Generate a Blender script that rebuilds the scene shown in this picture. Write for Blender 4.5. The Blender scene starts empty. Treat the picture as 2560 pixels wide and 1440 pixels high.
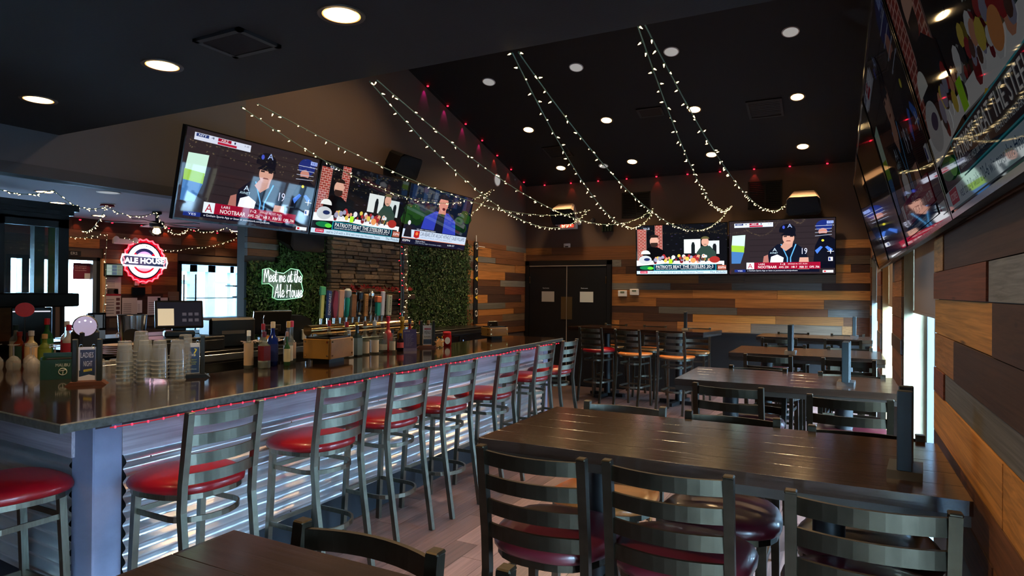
import bpy, math, random
import numpy as np
from mathutils import Vector, Matrix
random.seed(7)
SC = bpy.context.scene
COL = SC.collection
# ---------------------------------------------------------------- camera
TH, ROLL, PITCH, CAMH = math.radians(27.4), math.radians(.43), math.radians(.2836), 1.61
F0 = Vector((-math.sin(TH), math.cos(TH), 0)); R0 = Vector((math.cos(TH), math.sin(TH), 0)); U0 = Vector((0, 0, 1))
FW = F0*math.cos(PITCH)+U0*math.sin(PITCH); UP = U0*math.cos(PITCH)-F0*math.sin(PITCH)
RT = R0*math.cos(ROLL)+UP*math.sin(ROLL); UC = UP*math.cos(ROLL)-R0*math.sin(ROLL)
cd = bpy.data.cameras.new('camera'); cam = bpy.data.objects.new('camera', cd); COL.objects.link(cam)
m = Matrix.Identity(4)
for i, a in enumerate((RT, UC, -FW)):
    for j in range(3): m[j][i] = a[j]
m.translation = (0, 0, CAMH); cam.matrix_world = m
cd.sensor_width = 36; cd.lens = 1596/2560*36; cd.clip_start = .02; cd.clip_end = 200
SC.camera = cam
# ---------------------------------------------------------------- world, exposure
w = bpy.data.worlds.new('sky'); SC.world = w; w.use_nodes = True
bg = w.node_tree.nodes['Background']; bg.inputs[0].default_value = (.47, .73, 1.0, 1); bg.inputs[1].default_value = 100.0
vs = SC.view_settings; vs.view_transform = 'Standard'; vs.look = 'None'; vs.gamma = 1; vs.use_curve_mapping = False; vs.exposure = 0.0
SC.cycles.max_bounces = 7; SC.cycles.diffuse_bounces = 3; SC.cycles.glossy_bounces = 4; SC.cycles.transmission_bounces = 6
SC.cycles.transparent_max_bounces = 12; SC.cycles.sample_clamp_indirect = 8.0; SC.cycles.caustics_reflective = False; SC.cycles.caustics_refractive = False
SC.cycles.use_light_tree = True
def portal(x0, y0, y1, z0, z1, sx):
    # sky portal filling a real window opening: it emits nothing itself, it only guides sampling of the sky
    l = bpy.data.lights.new('window_portal', 'AREA'); l.shape = 'RECTANGLE'; l.size = y1-y0; l.size_y = z1-z0; l.cycles.is_portal = True
    o = bpy.data.objects.new('window_portal', l); COL.objects.link(o); o.location = (x0, (y0+y1)/2, (z0+z1)/2)
    o.rotation_euler = (math.pi/2, 0, math.pi/2 if sx < 0 else -math.pi/2)
    # area lights shine along local -Z; make that point along sx*X
    zz = Vector((-sx, 0, 0)); xx = Vector((0, 1, 0)); yy = zz.cross(xx)
    mm = Matrix.Identity(4)
    for i, a in enumerate((xx, yy, zz)):
        for j in range(3): mm[j][i] = a[j]
    mm.translation = (x0, (y0+y1)/2, (z0+z1)/2); o.matrix_world = mm
RWIN = [(-3.9, -2.6), (-2.4, 1.62), (3.18, 4.9), (5.77, 7.44), (8.15, 10.06)]
WZ0, WZ1 = .04, 2.1
for (a, b) in RWIN: portal(.62, a, b, WZ0, WZ1, -1)
FWIN = [(2.2, 3.0, .9, 2.02), (3.3, 4.35, .9, 2.02), (4.52, 4.68, .9, 2.02), (4.74, 5.06, .9, 2.02), (5.2, 5.67, .02, 2.03), (7.03, 8.37, .8, 2.04)]
for (a, b, c, d) in FWIN: portal(-10.14, a, b, c, d, 1)
# ---------------------------------------------------------------- materials
MATS = {}
def lin(c):
    return tuple((x/12.92 if x <= .04045 else ((x+.055)/1.055)**2.4) for x in c)
def srgb(r, g, b): return lin((r/255, g/255, b/255))
def mat(key, col=(128,128,128), rough=.5, metal=0, emit=None, es=1.0, spec=.5, coat=0, noise=0, nscale=8, bump=0, bscale=60, trans=0, ior=1.45, nosample=True, stretch=None):
    if key in MATS: return MATS[key]
    m = bpy.data.materials.new(key); m.use_nodes = True; MATS[key] = m
    nt = m.node_tree; b = nt.nodes['Principled BSDF']
    c = srgb(*col)
    b.inputs['Base Color'].default_value = (*c, 1); b.inputs['Roughness'].default_value = rough; b.inputs['Metallic'].default_value = metal
    b.inputs['Specular IOR Level'].default_value = spec; b.inputs['Coat Weight'].default_value = coat; b.inputs['Coat Roughness'].default_value = .08
    b.inputs['Transmission Weight'].default_value = trans; b.inputs['IOR'].default_value = ior
    if emit is not None:
        b.inputs['Emission Color'].default_value = (*srgb(*emit), 1); b.inputs['Emission Strength'].default_value = es
        if nosample: m.cycles.emission_sampling = 'NONE'
    if noise or bump:
        tc = nt.nodes.new('ShaderNodeTexCoord'); mp = nt.nodes.new('ShaderNodeMapping'); nt.links.new(tc.outputs['Object'], mp.inputs[0])
        if stretch: mp.inputs['Scale'].default_value = stretch
    if noise:
        n = nt.nodes.new('ShaderNodeTexNoise'); n.inputs['Scale'].default_value = nscale; n.inputs['Detail'].default_value = 6
        nt.links.new(mp.outputs[0], n.inputs['Vector'])
        r = nt.nodes.new('ShaderNodeValToRGB'); r.color_ramp.elements[0].position = .3; r.color_ramp.elements[1].position = .72
        r.color_ramp.elements[0].color = (*[x*(1-noise) for x in c], 1); r.color_ramp.elements[1].color = (*[min(1, x*(1+noise)) for x in c], 1)
        nt.links.new(n.outputs[0], r.inputs[0]); nt.links.new(r.outputs[0], b.inputs['Base Color'])
    if bump:
        n2 = nt.nodes.new('ShaderNodeTexNoise'); n2.inputs['Scale'].default_value = bscale; nt.links.new(mp.outputs[0], n2.inputs['Vector'])
        bp = nt.nodes.new('ShaderNodeBump'); bp.inputs['Strength'].default_value = bump; bp.inputs['Distance'].default_value = .01
        nt.links.new(n2.outputs[0], bp.inputs['Height']); nt.links.new(bp.outputs[0], b.inputs['Normal'])
    return m
def wood(key, col=(120, 80, 50), dark=.55, rough=.55, gx=2.2, gz=11, coat=0, knots=True, rnd=.25, spec=.35, gy=3):
    """plank wood: grain runs along the object's own X axis"""
    if key in MATS: return MATS[key]
    m = bpy.data.materials.new(key); m.use_nodes = True; MATS[key] = m
    nt = m.node_tree; L = nt.links.new; N = nt.nodes.new; b = nt.nodes['Principled BSDF']; c = srgb(*col)
    tc = N('ShaderNodeTexCoord'); oi = N('ShaderNodeObjectInfo')
    sc = N('ShaderNodeVectorMath'); sc.operation = 'MULTIPLY'; sc.inputs[1].default_value = (gx, gy, gz); L(tc.outputs['Object'], sc.inputs[0])
    rv = N('ShaderNodeVectorMath'); rv.operation = 'SCALE'; rv.inputs[0].default_value = (37, 53, 71); L(oi.outputs['Random'], rv.inputs['Scale'])
    ad = N('ShaderNodeVectorMath'); L(sc.outputs[0], ad.inputs[0]); L(rv.outputs[0], ad.inputs[1])
    n = N('ShaderNodeTexNoise'); n.inputs['Scale'].default_value = 1; n.inputs['Detail'].default_value = 7; n.inputs['Roughness'].default_value = .62; n.inputs['Distortion'].default_value = .6
    L(ad.outputs[0], n.inputs['Vector'])
    r = N('ShaderNodeValToRGB'); r.color_ramp.elements[0].position = .32; r.color_ramp.elements[1].position = .68
    r.color_ramp.elements[0].color = (*[x*dark for x in c], 1); r.color_ramp.elements[1].color = (*[min(1, x*1.25) for x in c], 1)
    L(n.outputs[0], r.inputs[0]); out = r.outputs[0]
    if knots:
        v = N('ShaderNodeTexVoronoi'); v.inputs['Scale'].default_value = .55; sk = N('ShaderNodeVectorMath'); sk.operation = 'MULTIPLY'; sk.inputs[1].default_value = (1.6, 1, .28)
        L(ad.outputs[0], sk.inputs[0]); L(sk.outputs[0], v.inputs['Vector'])
        kr = N('ShaderNodeValToRGB'); kr.color_ramp.elements[0].position = .03; kr.color_ramp.elements[1].position = .11
        kr.color_ramp.elements[0].color = (.12, .1, .09, 1); kr.color_ramp.elements[1].color = (1, 1, 1, 1); L(v.outputs['Distance'], kr.inputs[0])
        mx = N('ShaderNodeMix'); mx.data_type = 'RGBA'; mx.blend_type = 'MULTIPLY'; mx.inputs[0].default_value = .85
        L(out, mx.inputs[6]); L(kr.outputs[0], mx.inputs[7]); out = mx.outputs[2]
    hs = N('ShaderNodeHueSaturation'); mr = N('ShaderNodeMapRange'); mr.inputs[3].default_value = 1-rnd; mr.inputs[4].default_value = 1+rnd
    L(oi.outputs['Random'], mr.inputs[0]); L(mr.outputs[0], hs.inputs['Value']); L(out, hs.inputs['Color']); L(hs.outputs[0], b.inputs['Base Color'])
    bp = N('ShaderNodeBump'); bp.inputs['Strength'].default_value = .15; bp.inputs['Distance'].default_value = .004; L(n.outputs[0], bp.inputs['Height']); L(bp.outputs[0], b.inputs['Normal'])
    b.inputs['Roughness'].default_value = rough; b.inputs['Coat Weight'].default_value = coat; b.inputs['Coat Roughness'].default_value = .12; b.inputs['Specular IOR Level'].default_value = spec
    return m
def glassy(key, col, alpha=.25, rough=.03):
    """thin clear pane or bottle glass: tinted see-through with a mirror-like skin"""
    if key in MATS: return MATS[key]
    m = bpy.data.materials.new(key); m.use_nodes = True; MATS[key] = m
    nt = m.node_tree; L = nt.links.new; N = nt.nodes.new; nt.nodes.remove(nt.nodes['Principled BSDF']); out = nt.nodes['Material Output']
    t = N('ShaderNodeBsdfTransparent'); t.inputs[0].default_value = (*srgb(*col), 1)
    d = N('ShaderNodeBsdfDiffuse'); d.inputs[0].default_value = (*srgb(*col), 1)
    g = N('ShaderNodeBsdfGlossy'); g.inputs['Roughness'].default_value = rough
    lw_ = N('ShaderNodeLayerWeight'); pw = N('ShaderNodeMath'); pw.operation = 'POWER'; pw.inputs[1].default_value = 4; L(lw_.outputs['Facing'], pw.inputs[0])
    lw = N('ShaderNodeMath'); lw.operation = 'MULTIPLY_ADD'; lw.inputs[1].default_value = .7; lw.inputs[2].default_value = .04; L(pw.outputs[0], lw.inputs[0])
    m1 = N('ShaderNodeMixShader'); m1.inputs[0].default_value = alpha; L(t.outputs[0], m1.inputs[1]); L(d.outputs[0], m1.inputs[2])
    m2 = N('ShaderNodeMixShader'); L(lw.outputs[0], m2.inputs[0]); L(m1.outputs[0], m2.inputs[1]); L(g.outputs[0], m2.inputs[2]); L(m2.outputs[0], out.inputs[0])
    return m
M_BLACK = mat('black_paint', (14, 14, 15), .45)
M_CEIL = mat('dark_ceiling_paint', (15, 13, 12), .75, bump=.05, bscale=90)
M_WALL = mat('dark_brown_wall_paint', (92, 74, 64), .7, bump=.08, bscale=120)
M_SHADEWALL = mat('shaded_header_paint', (78, 76, 78), .7)  # grey copy of the brown wall paint with the shading put into it
M_LROOMCEIL = mat('grey_ceiling_paint', (150, 148, 158), .7)
M_METAL = mat('brushed_gunmetal', (112, 110, 98), .34, 1.0, noise=.18, nscale=3, stretch=(4, 40, 4))
M_DKMETAL = mat('dark_gunmetal', (60, 54, 44), .36, 1.0, noise=.2, nscale=3, stretch=(4, 40, 4))
M_STEEL = mat('stainless_steel', (205, 205, 205), .2, 1.0)
M_BRASS = mat('polished_brass_steel', (214, 178, 128), .1, 1.0)
M_RED = mat('red_vinyl', (126, 8, 20), .32, spec=.5, coat=.25)
M_BURG = mat('burgundy_vinyl', (58, 10, 18), .34, spec=.5, coat=.25)
M_PLASTIC = mat('black_plastic', (20, 20, 22), .35)
M_SCREENOFF = mat('dark_screen_glass', (5, 5, 7), .02, spec=.7, coat=.5)
M_WHITE = mat('white_paint', (225, 225, 222), .5)
M_ALU = mat('window_aluminium', (104, 112, 120), .4, .4)
M_GLASS = glassy('window_glass', (245, 250, 252), .01)
M_PANE = glassy('cabinet_glass', (215, 225, 225), .06)
PLK = {'honey': wood('honey_plank', (160, 106, 56)), 'tan': wood('tan_plank', (172, 122, 74)), 'brown': wood('brown_plank', (108, 70, 44)),
       'dark': wood('dark_brown_plank', (70, 48, 38)), 'grey': wood('grey_weathered_plank', (112, 110, 104), knots=False), 'red': wood('reddish_plank', (118, 64, 42)),
       'bright': wood('bright_honey_plank', (184, 126, 62)), 'taupe': wood('taupe_plank', (104, 88, 72))}
# ---------------------------------------------------------------- mesh builder
class MB:
    def __init__(s): s.v = []; s.f = []; s.mi = []; s.sm = []
    def add(s, vs, fs, mi=0, sm=False):
        o = len(s.v); s.v += [tuple(p) for p in vs]
        for q in fs: s.f.append(tuple(i+o for i in q)); s.mi.append(mi); s.sm.append(sm)
        return s
    def box(s, x0, x1, y0, y1, z0, z1, mi=0):
        return s.add([(x0,y0,z0),(x1,y0,z0),(x1,y1,z0),(x0,y1,z0),(x0,y0,z1),(x1,y0,z1),(x1,y1,z1),(x0,y1,z1)],
                     [(3,2,1,0),(4,5,6,7),(0,1,5,4),(1,2,6,5),(2,3,7,6),(3,0,4,7)], mi)
    def cbox(s, x0, x1, y0, y1, z0, z1, b=.004, mi=0):
        """box with chamfered edges"""
        X, Y, Z = (x0, x1), (y0, y1), (z0, z1); vs = []; idx = {}
        for i in (0, 1):
            for j in (0, 1):
                for k in (0, 1):
                    p = (X[i], Y[j], Z[k]); d = (b if i == 0 else -b, b if j == 0 else -b, b if k == 0 else -b)
                    for a in range(3):
                        q = [p[c]+(d[c] if c != a else 0) for c in range(3)]; idx[i, j, k, a] = len(vs); vs.append(tuple(q))
        I = lambda i, j, k, a: idx[i, j, k, a]; fs = []
        for i in (0, 1): q = [I(i,0,0,0), I(i,1,0,0), I(i,1,1,0), I(i,0,1,0)]; fs.append(q if i else q[::-1])
        for j in (0, 1): q = [I(0,j,0,1), I(0,j,1,1), I(1,j,1,1), I(1,j,0,1)]; fs.append(q if j else q[::-1])
        for k in (0, 1): q = [I(0,0,k,2), I(1,0,k,2), I(1,1,k,2), I(0,1,k,2)]; fs.append(q if k else q[::-1])
        for i in (0, 1):
            for j in (0, 1): fs.append([I(i,j,0,0), I(i,j,1,0), I(i,j,1,1), I(i,j,0,1)])
        for i in (0, 1):
            for k in (0, 1): fs.append([I(i,0,k,0), I(i,1,k,0), I(i,1,k,2), I(i,0,k,2)])
        for j in (0, 1):
            for k in (0, 1): fs.append([I(0,j,k,1), I(1,j,k,1), I(1,j,k,2), I(0,j,k,2)])
        for i in (0, 1):
            for j in (0, 1):
                for k in (0, 1): fs.append([I(i,j,k,0), I(i,j,k,1), I(i,j,k,2)])
        return s.add(vs, fs, mi)
    def beam(s, p0, p1, a, b, up=(0, 0, 1), mi=0):
        """rectangular bar from p0 to p1: a wide (sideways), b along up"""
        p0, p1 = Vector(p0), Vector(p1); d = (p1-p0).normalized(); up = Vector(up)
        if abs(d.dot(up)) > .99: up = Vector((0, 1, 0))
        sx = d.cross(up).normalized(); u = sx.cross(d).normalized()
        vs = [p+sx*i*a/2+u*j*b/2 for p in (p0, p1) for i, j in ((-1,-1),(1,-1),(1,1),(-1,1))]
        return s.add(vs, [(3,2,1,0),(4,5,6,7),(0,1,5,4),(1,2,6,5),(2,3,7,6),(3,0,4,7)], mi)
    def sweep(s, path, sect, closed=False, up=(0, 0, 1), mi=0, sm=False, caps=True):
        """sweep a section [(side,up)...] along a path keeping a fixed up"""
        P = [Vector(p) for p in path]; n = len(P); k = len(sect); up = Vector(up); vs = []
        for i in range(n):
            a = P[i-1] if (i or closed) else P[i]; c = P[(i+1) % n] if (i < n-1 or closed) else P[i]
            d = (c-a).normalized(); u0 = up if abs(d.dot(up)) < .98 else Vector((0, 1, 0))
            sx = d.cross(u0).normalized(); u = sx.cross(d).normalized()
            vs += [P[i]+sx*x+u*y for x, y in sect]
        fs = []
        for i in range(n if closed else n-1):
            j = (i+1) % n
            for q in range(k): fs.append((i*k+q, i*k+(q+1) % k, j*k+(q+1) % k, j*k+q))
        if caps and not closed: fs.append(tuple(range(k))[::-1]); fs.append(tuple(range((n-1)*k, n*k)))
        return s.add(vs, fs, mi, sm)
    def tube(s, path, r, n=8, closed=False, mi=0, caps=True):
        return s.sweep(path, [(r*math.cos(2*math.pi*i/n), r*math.sin(2*math.pi*i/n)) for i in range(n)], closed, mi=mi, sm=True, caps=caps)
    def lathe(s, prof, n=16, c=(0, 0, 0), mi=0, sm=True, cap0=True, cap1=True):
        vs = []; fs = []
        for r, z in prof:
            for i in range(n): a = 2*math.pi*i/n; vs.append((c[0]+r*math.cos(a), c[1]+r*math.sin(a), c[2]+z))
        for j in range(len(prof)-1):
            for i in range(n): fs.append((j*n+i, j*n+(i+1) % n, (j+1)*n+(i+1) % n, (j+1)*n+i))
        if cap0: fs.append(tuple(range(n))[::-1])
        if cap1: fs.append(tuple(range((len(prof)-1)*n, len(prof)*n)))
        return s.add(vs, fs, mi, sm)
    def prism(s, poly, y0, y1, mi=0):
        """polygon in XZ, extruded along Y"""
        n = len(poly); vs = [(x, y0, z) for x, z in poly]+[(x, y1, z) for x, z in poly]
        fs = [tuple(range(n)), tuple(range(n, 2*n))[::-1]]+[(i, i+n, (i+1) % n+n, (i+1) % n) for i in range(n)]
        return s.add(vs, fs, mi)
    def quad(s, pts, mi=0): return s.add(pts, [tuple(range(len(pts)))], mi)
    def mesh(s, name, mats, ang=.6):
        me = bpy.data.meshes.new(name); me.from_pydata(s.v, [], s.f)
        for x in mats: me.materials.append(x)
        me.polygons.foreach_set('material_index', s.mi); me.polygons.foreach_set('use_smooth', s.sm)
        me.update()
        if any(s.sm): me.set_sharp_from_angle(angle=ang)
        return me
def link(o, parent=None):
    COL.objects.link(o)
    if parent is not None: o.parent = parent
    return o
def tag(o, label=None, cat=None, group=None, kind=None):
    for k, v in (('label', label), ('category', cat), ('group', group), ('kind', kind)):
        if v: o[k] = v
    return o
def ob(name, mb, mats, parent=None, loc=(0, 0, 0), rot=(0, 0, 0), **kw):
    if not isinstance(mats, (list, tuple)): mats = [mats]
    me = mb if isinstance(mb, bpy.types.Mesh) else mb.mesh(name, mats)
    o = bpy.data.objects.new(name, me); o.location = loc; o.rotation_euler = rot
    link(o, parent); return tag(o, **kw)
def thing(name, label, cat, loc=(0, 0, 0), rz=0, group=None):
    o = bpy.data.objects.new(name, None); o.empty_display_size = .1; o.location = loc; o.rotation_euler = (0, 0, rz); link(o)
    return tag(o, label, cat, group)
def struct(name, mb, mats, parent=None, **kw):
    return ob(name, mb, mats, parent, kind=None if parent else 'structure', **kw)
def copy_tree(o, parent=None):
    c = o.copy(); COL.objects.link(c); c.parent = parent
    for ch in o.children: copy_tree(ch, c)
    return c
def text_mesh(s, width=None, height=.1, depth=0, bold=0, shear=0):
    """lettering as mesh: in the XZ plane, reading along +X, facing -Y, left-bottom at the origin"""
    cu = bpy.data.curves.new('lettering', 'FONT'); cu.body = s; cu.size = 1; cu.offset = bold; cu.shear = shear; cu.resolution_u = 2; cu.extrude = depth
    t = bpy.data.objects.new('lettering', cu); me = t.to_mesh(); v = np.empty(len(me.vertices)*3); me.vertices.foreach_get('co', v); v = v.reshape(-1, 3)
    fs = [tuple(p.vertices) for p in me.polygons]; t.to_mesh_clear(); bpy.data.objects.remove(t); bpy.data.curves.remove(cu)
    if not len(v): return MB()
    lo, hi = v.min(0), v.max(0); k = height/max(hi[1]-lo[1], 1e-6); kx = (width/(hi[0]-lo[0])) if width else k
    b = MB(); b.add([((p[0]-lo[0])*kx, -p[2], (p[1]-lo[1])*k) for p in v], fs); return b
def letter(parent, s, x, z, y, width, height, m, name='lettering', rot=(0, 0, 0), bold=0, shear=0):
    return ob(name, text_mesh(s, width, height, 0, bold, shear), m, parent, (x, y, z), rot)
UNIT = MB().cbox(-.5, .5, -.5, .5, -.5, .5, .006).mesh('plank', [PLK['honey']])
def plank(parent, c, size, rz, m, name='plank'):
    o = bpy.data.objects.new(name, UNIT); o.location = c; o.rotation_euler = (0, 0, rz); o.scale = size
    link(o, parent); o.material_slots[0].link = 'OBJECT'; o.material_slots[0].material = m; return o
def ell(cx, cy, rx, ry, n=24, a0=0, a1=360):
    return [(cx+rx*math.cos(math.radians(a0+(a1-a0)*i/n)), cy+ry*math.sin(math.radians(a0+(a1-a0)*i/n))) for i in range(n + (1 if a1-a0 < 360 else 0))]
def lamp(kind, loc, energy, col, parent=None, aim=None, size=.08, spot=100, blend=.6):
    l = bpy.data.lights.new('lamp_light', kind); l.energy = energy; l.color = col
    if kind == 'SPOT': l.spot_size = math.radians(spot); l.spot_blend = blend; l.shadow_soft_size = size
    elif kind == 'POINT': l.shadow_soft_size = size
    o = bpy.data.objects.new('lamp_light', l); o.location = loc; link(o, parent)
    if aim is not None: o.rotation_euler = Vector(aim).to_track_quat('-Z', 'Y').to_euler()
    return o
# ================================================================ STRUCTURE
XL, XR, YB, XF = -5.07, .36, 10.3, -10.0
SLOPE = .287
def ceil_z(y): return 3.49+SLOPE*(YB-y)
FLW = [wood('floor_plank_a', (114, 88, 82), .6, .33, 1.6, 3, 0, False, .12, .5, 9), wood('floor_plank_b', (98, 75, 70), .6, .33, 1.6, 3, 0, False, .12, .5, 9), wood('floor_plank_c', (126, 98, 92), .62, .33, 1.6, 3, 0, False, .12, .5, 9)]
b = MB().box(-10.1, .66, -4.1, YB+.1, -.1, -.012)
floor = struct('floor', b, mat('floor_slab', (78, 62, 60), .5))
rg = random.Random(3)
x = -3.2; i = 0
while x < XR-.01:
    wd = min(.165, XR-x); y = .4-rg.random()*1.1
    while y < YB-.02:
        ln = 1.22; y1 = min(y+ln, YB-.01)
        if x > -3.3: plank(floor, (x+wd/2, (y+y1)/2, -.006), (y1-y-.003, wd-.003, .012), math.pi/2, rg.choice(FLW), 'floor_plank')
        y = y1
    x += wd
# ---- back wall
wb = struct('wall_back', MB().box(-5.17, .66, YB, YB+.12, -.05, 3.6), M_WALL)
ob('wainscot', MB().box(-3.44, XR, YB-.03, YB, 0, .985).box(-3.44, XR, YB-.045, YB, .95, .985), mat('black_wainscot', (16, 15, 16), .5), wb)
rows = [.995, 1.144, 1.27, 1.38, 1.517, 1.65, 1.757, 1.91, 2.03, 2.15, 2.26, 2.38]
spec = [[(-3.31, 'honey'), (-2.35, 'brown'), (-1.24, 'honey'), (-.01, 'taupe'), (.12, 'tan'), (.36, 'brown')],
        [(-2.9, 'brown'), (-2.11, 'dark'), (-.89, 'bright'), (.01, 'honey'), (.36, 'brown')],
        [(-2.65, 'dark'), (-1.44, 'grey'), (-.19, 'brown'), (.36, 'grey')],
        [(-2.69, 'honey'), (-1.47, 'brown'), (-.24, 'honey'), (.36, 'taupe')],
        [(-2.11, 'honey'), (-.87, 'honey'), (.36, 'bright')],
        [(-2.46, 'grey'), (-1.52, 'brown'), (-.27, 'grey'), (.36, 'dark')],
        [(-2.02, 'honey'), (-1.33, 'taupe'), (-.09, 'taupe'), (.36, 'honey')],
        [(-3.2, 'brown'), (-2.2, 'dark'), (-1.0, 'taupe'), (.1, 'bright'), (.36, 'dark')],
        [(-3.28, 'grey'), (-2.3, 'dark'), (-.9, 'honey'), (-.2, 'brown'), (.36, 'taupe')],
        [(-2.6, 'brown'), (-1.4, 'honey'), (-.05, 'dark'), (.36, 'dark')],
        [(-4.2, 'brown'), (-3.95, 'dark'), (-2.6, 'honey'), (-1.0, 'dark'), (.08, 'taupe'), (.36, 'brown')],
        [(-4.55, 'brown'), (-2.9, 'brown'), (-1.6, 'dark'), (-.3, 'honey'), (.36, 'tan')]]
spec = spec[:11] if len(spec) > 11 else spec
top_row = [(-4.55, 'honey'), (-3.0, 'brown'), (-1.5, 'dark'), (-.2, 'brown'), (.36, 'tan')]
for r in range(11):
    z0, z1 = rows[r], rows[r+1]; xs = -3.44 if z1 < 2.2 else -5.06
    for xe, k in (top_row if r == 10 else spec[r]):
        if xe <= xs: continue
        t = .016+.008*random.random()
        plank(wb, ((xs+xe)/2, YB-t/2, (z0+z1)/2), (xe-xs-.003, t, z1-z0-.003), 0, PLK[k]); xs = xe
# ---- left wall with plank field, upper wall over the opening
wl = struct('wall_left', MB().box(XL-.1, XL, 4.23, YB+.1, -.05, 6.3), M_WALL)
rows = [.9, 1.0, 1.1, 1.22, 1.32, 1.417, 1.55, 1.685, 1.79, 1.925, 2.06, 2.15, 2.295, 2.38]
specl = [[(9.2, 'dark'), (10.3, 'brown')], [(8.9, 'honey'), (10.3, 'dark')], [(9.4, 'brown'), (10.3, 'taupe')], [(8.61, 'brown'), (9.82, 'honey'), (10.3, 'brown')], [(9.5, 'grey'), (10.3, 'brown')],
         [(8.89, 'honey'), (10.1, 'dark'), (10.3, 'brown')], [(9.48, 'dark'), (10.3, 'red')], [(9.32, 'brown'), (10.3, 'grey')], [(9.48, 'honey'), (10.3, 'dark')],
         [(8.47, 'dark'), (9.86, 'tan'), (10.3, 'honey')], [(9.15, 'grey'), (10.3, 'brown')], [(9.0, 'honey'), (10.2, 'brown'), (10.3, 'tan')], [(9.52, 'brown'), (10.3, 'grey')]]
for r, sp in enumerate(specl):
    z0, z1 = rows[r], rows[r+1]; ys = 8.27
    for ye, k in sp:
        t = .016+.008*random.random()
        plank(wl, (XL+t/2, (ys+ye)/2, (z0+z1)/2), (ye-ys-.003, t, z1-z0-.003), math.pi/2, PLK[k]); ys = ye
for k, (z0, z1) in zip(('brown', 'grey', 'brown', 'dark'), ((1.93, 2.0), (2.0, 2.06), (2.06, 2.11), (2.11, 2.2))):
    plank(wl, (XL+.02, 4.42, (z0+z1)/2), (.38, .04, z1-z0-.003), math.pi/2, PLK[k])
struct('wall_left_upper', MB().box(XL-.1, XL, -4.1, 4.23, 2.39, 6.3), M_SHADEWALL)
struct('trim_1', MB().box(XL, XL+.03, -4.0, 4.2, 2.39, 2.47).box(XL-.13, XL-.1, -4.0, 4.2, 2.39, 2.47), mat('dark_grey_trim', (52, 52, 55), .5))
# ---- right wall with window openings
b = MB(); y = -4.1
for (a, c) in RWIN:
    b.box(XR, XR+.3, y, a, -.05, 6.3); b.box(XR, XR+.3, a, c, -.05, WZ0); b.box(XR, XR+.3, a, c, WZ1, 6.3); y = c
b.box(XR, XR+.3, y, YB, -.05, 6.3)
wr = struct('wall_right', b, M_WALL)
rows = [.79, .92, 1.05, 1.21, 1.31, 1.45, 1.59, 1.70, 1.84, 1.98, 2.1, 2.24, 2.38]
near = {2: [(1.89, 'bright'), (3.18, 'bright')], 3: [(2.89, 'grey'), (3.18, 'red')], 4: [(2.66, 'dark'), (3.18, 'honey')], 5: [(2.01, 'dark'), (3.18, 'bright')],
        6: [(2.08, 'grey'), (3.18, 'red')], 7: [(2.92, 'dark'), (3.18, 'tan')], 8: [(2.4, 'brown'), (3.18, 'dark')], 1: [(2.5, 'brown'), (3.18, 'dark')], 0: [(2.0, 'honey'), (3.18, 'brown')]}
ks = list(PLK)
def seg_row(ys, ye, z0, z1, rng, cols, rad=None):
    while ys < ye-.01:
        y1 = ys+.35+rng.random()*.9
        if ye-y1 < .2: y1 = ye
        t = .016+.008*rng.random(); plank(wr, (XR-t/2, (ys+y1)/2, (z0+z1)/2), (y1-ys-.003, t, z1-z0-.003), math.pi/2, PLK[rng.choice(cols)]); ys = y1
rg = random.Random(11)
for r in range(12):
    z0, z1 = rows[r], rows[r+1]; ys = 1.62
    for ye, k in near.get(r, [(2.3, rg.choice(ks)), (3.18, rg.choice(ks))]):
        t = .016+.008*rg.random(); plank(wr, (XR-t/2, (ys+ye)/2, (z0+z1)/2), (ye-ys-.003, t, z1-z0-.003), math.pi/2, PLK[k]); ys = ye
    for (ya, yb_) in ((4.9, 5.77), (7.44, 8.15), (10.06, 10.28)): seg_row(ya, yb_, z0, z1, rg, ['honey', 'brown', 'red', 'dark', 'brown', 'grey'])
    if z0 >= WZ1-.01:
        for (a, c) in RWIN[2:]: seg_row(a, c, z0, z1, rg, ks)
ob('wainscot', MB().box(XR-.02, XR, -4, RWIN[0][0], 0, .78).box(XR-.02, XR, 1.62, 3.18, 0, .785).box(XR-.02, XR, 4.9, 5.77, 0, .785).box(XR-.02, XR, 7.44, 8.15, 0, .785), mat('black_wainscot'), wr)
JM = [wood('pale_jamb_wood', (176, 160, 128), .85, .6, 6, 2, 0, True, .05, .3, 4), wood('pine_jamb_wood', (186, 150, 104), .85, .6, 6, 2, 0, True, .05, .3, 4), wood('grey_jamb_wood', (130, 134, 128), .8, .6, 6, 2, 0, True, .05, .3, 4)]
SHADE = mat('roller_shade_fabric', (150, 134, 124), .9, bump=.1, bscale=300)
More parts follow.
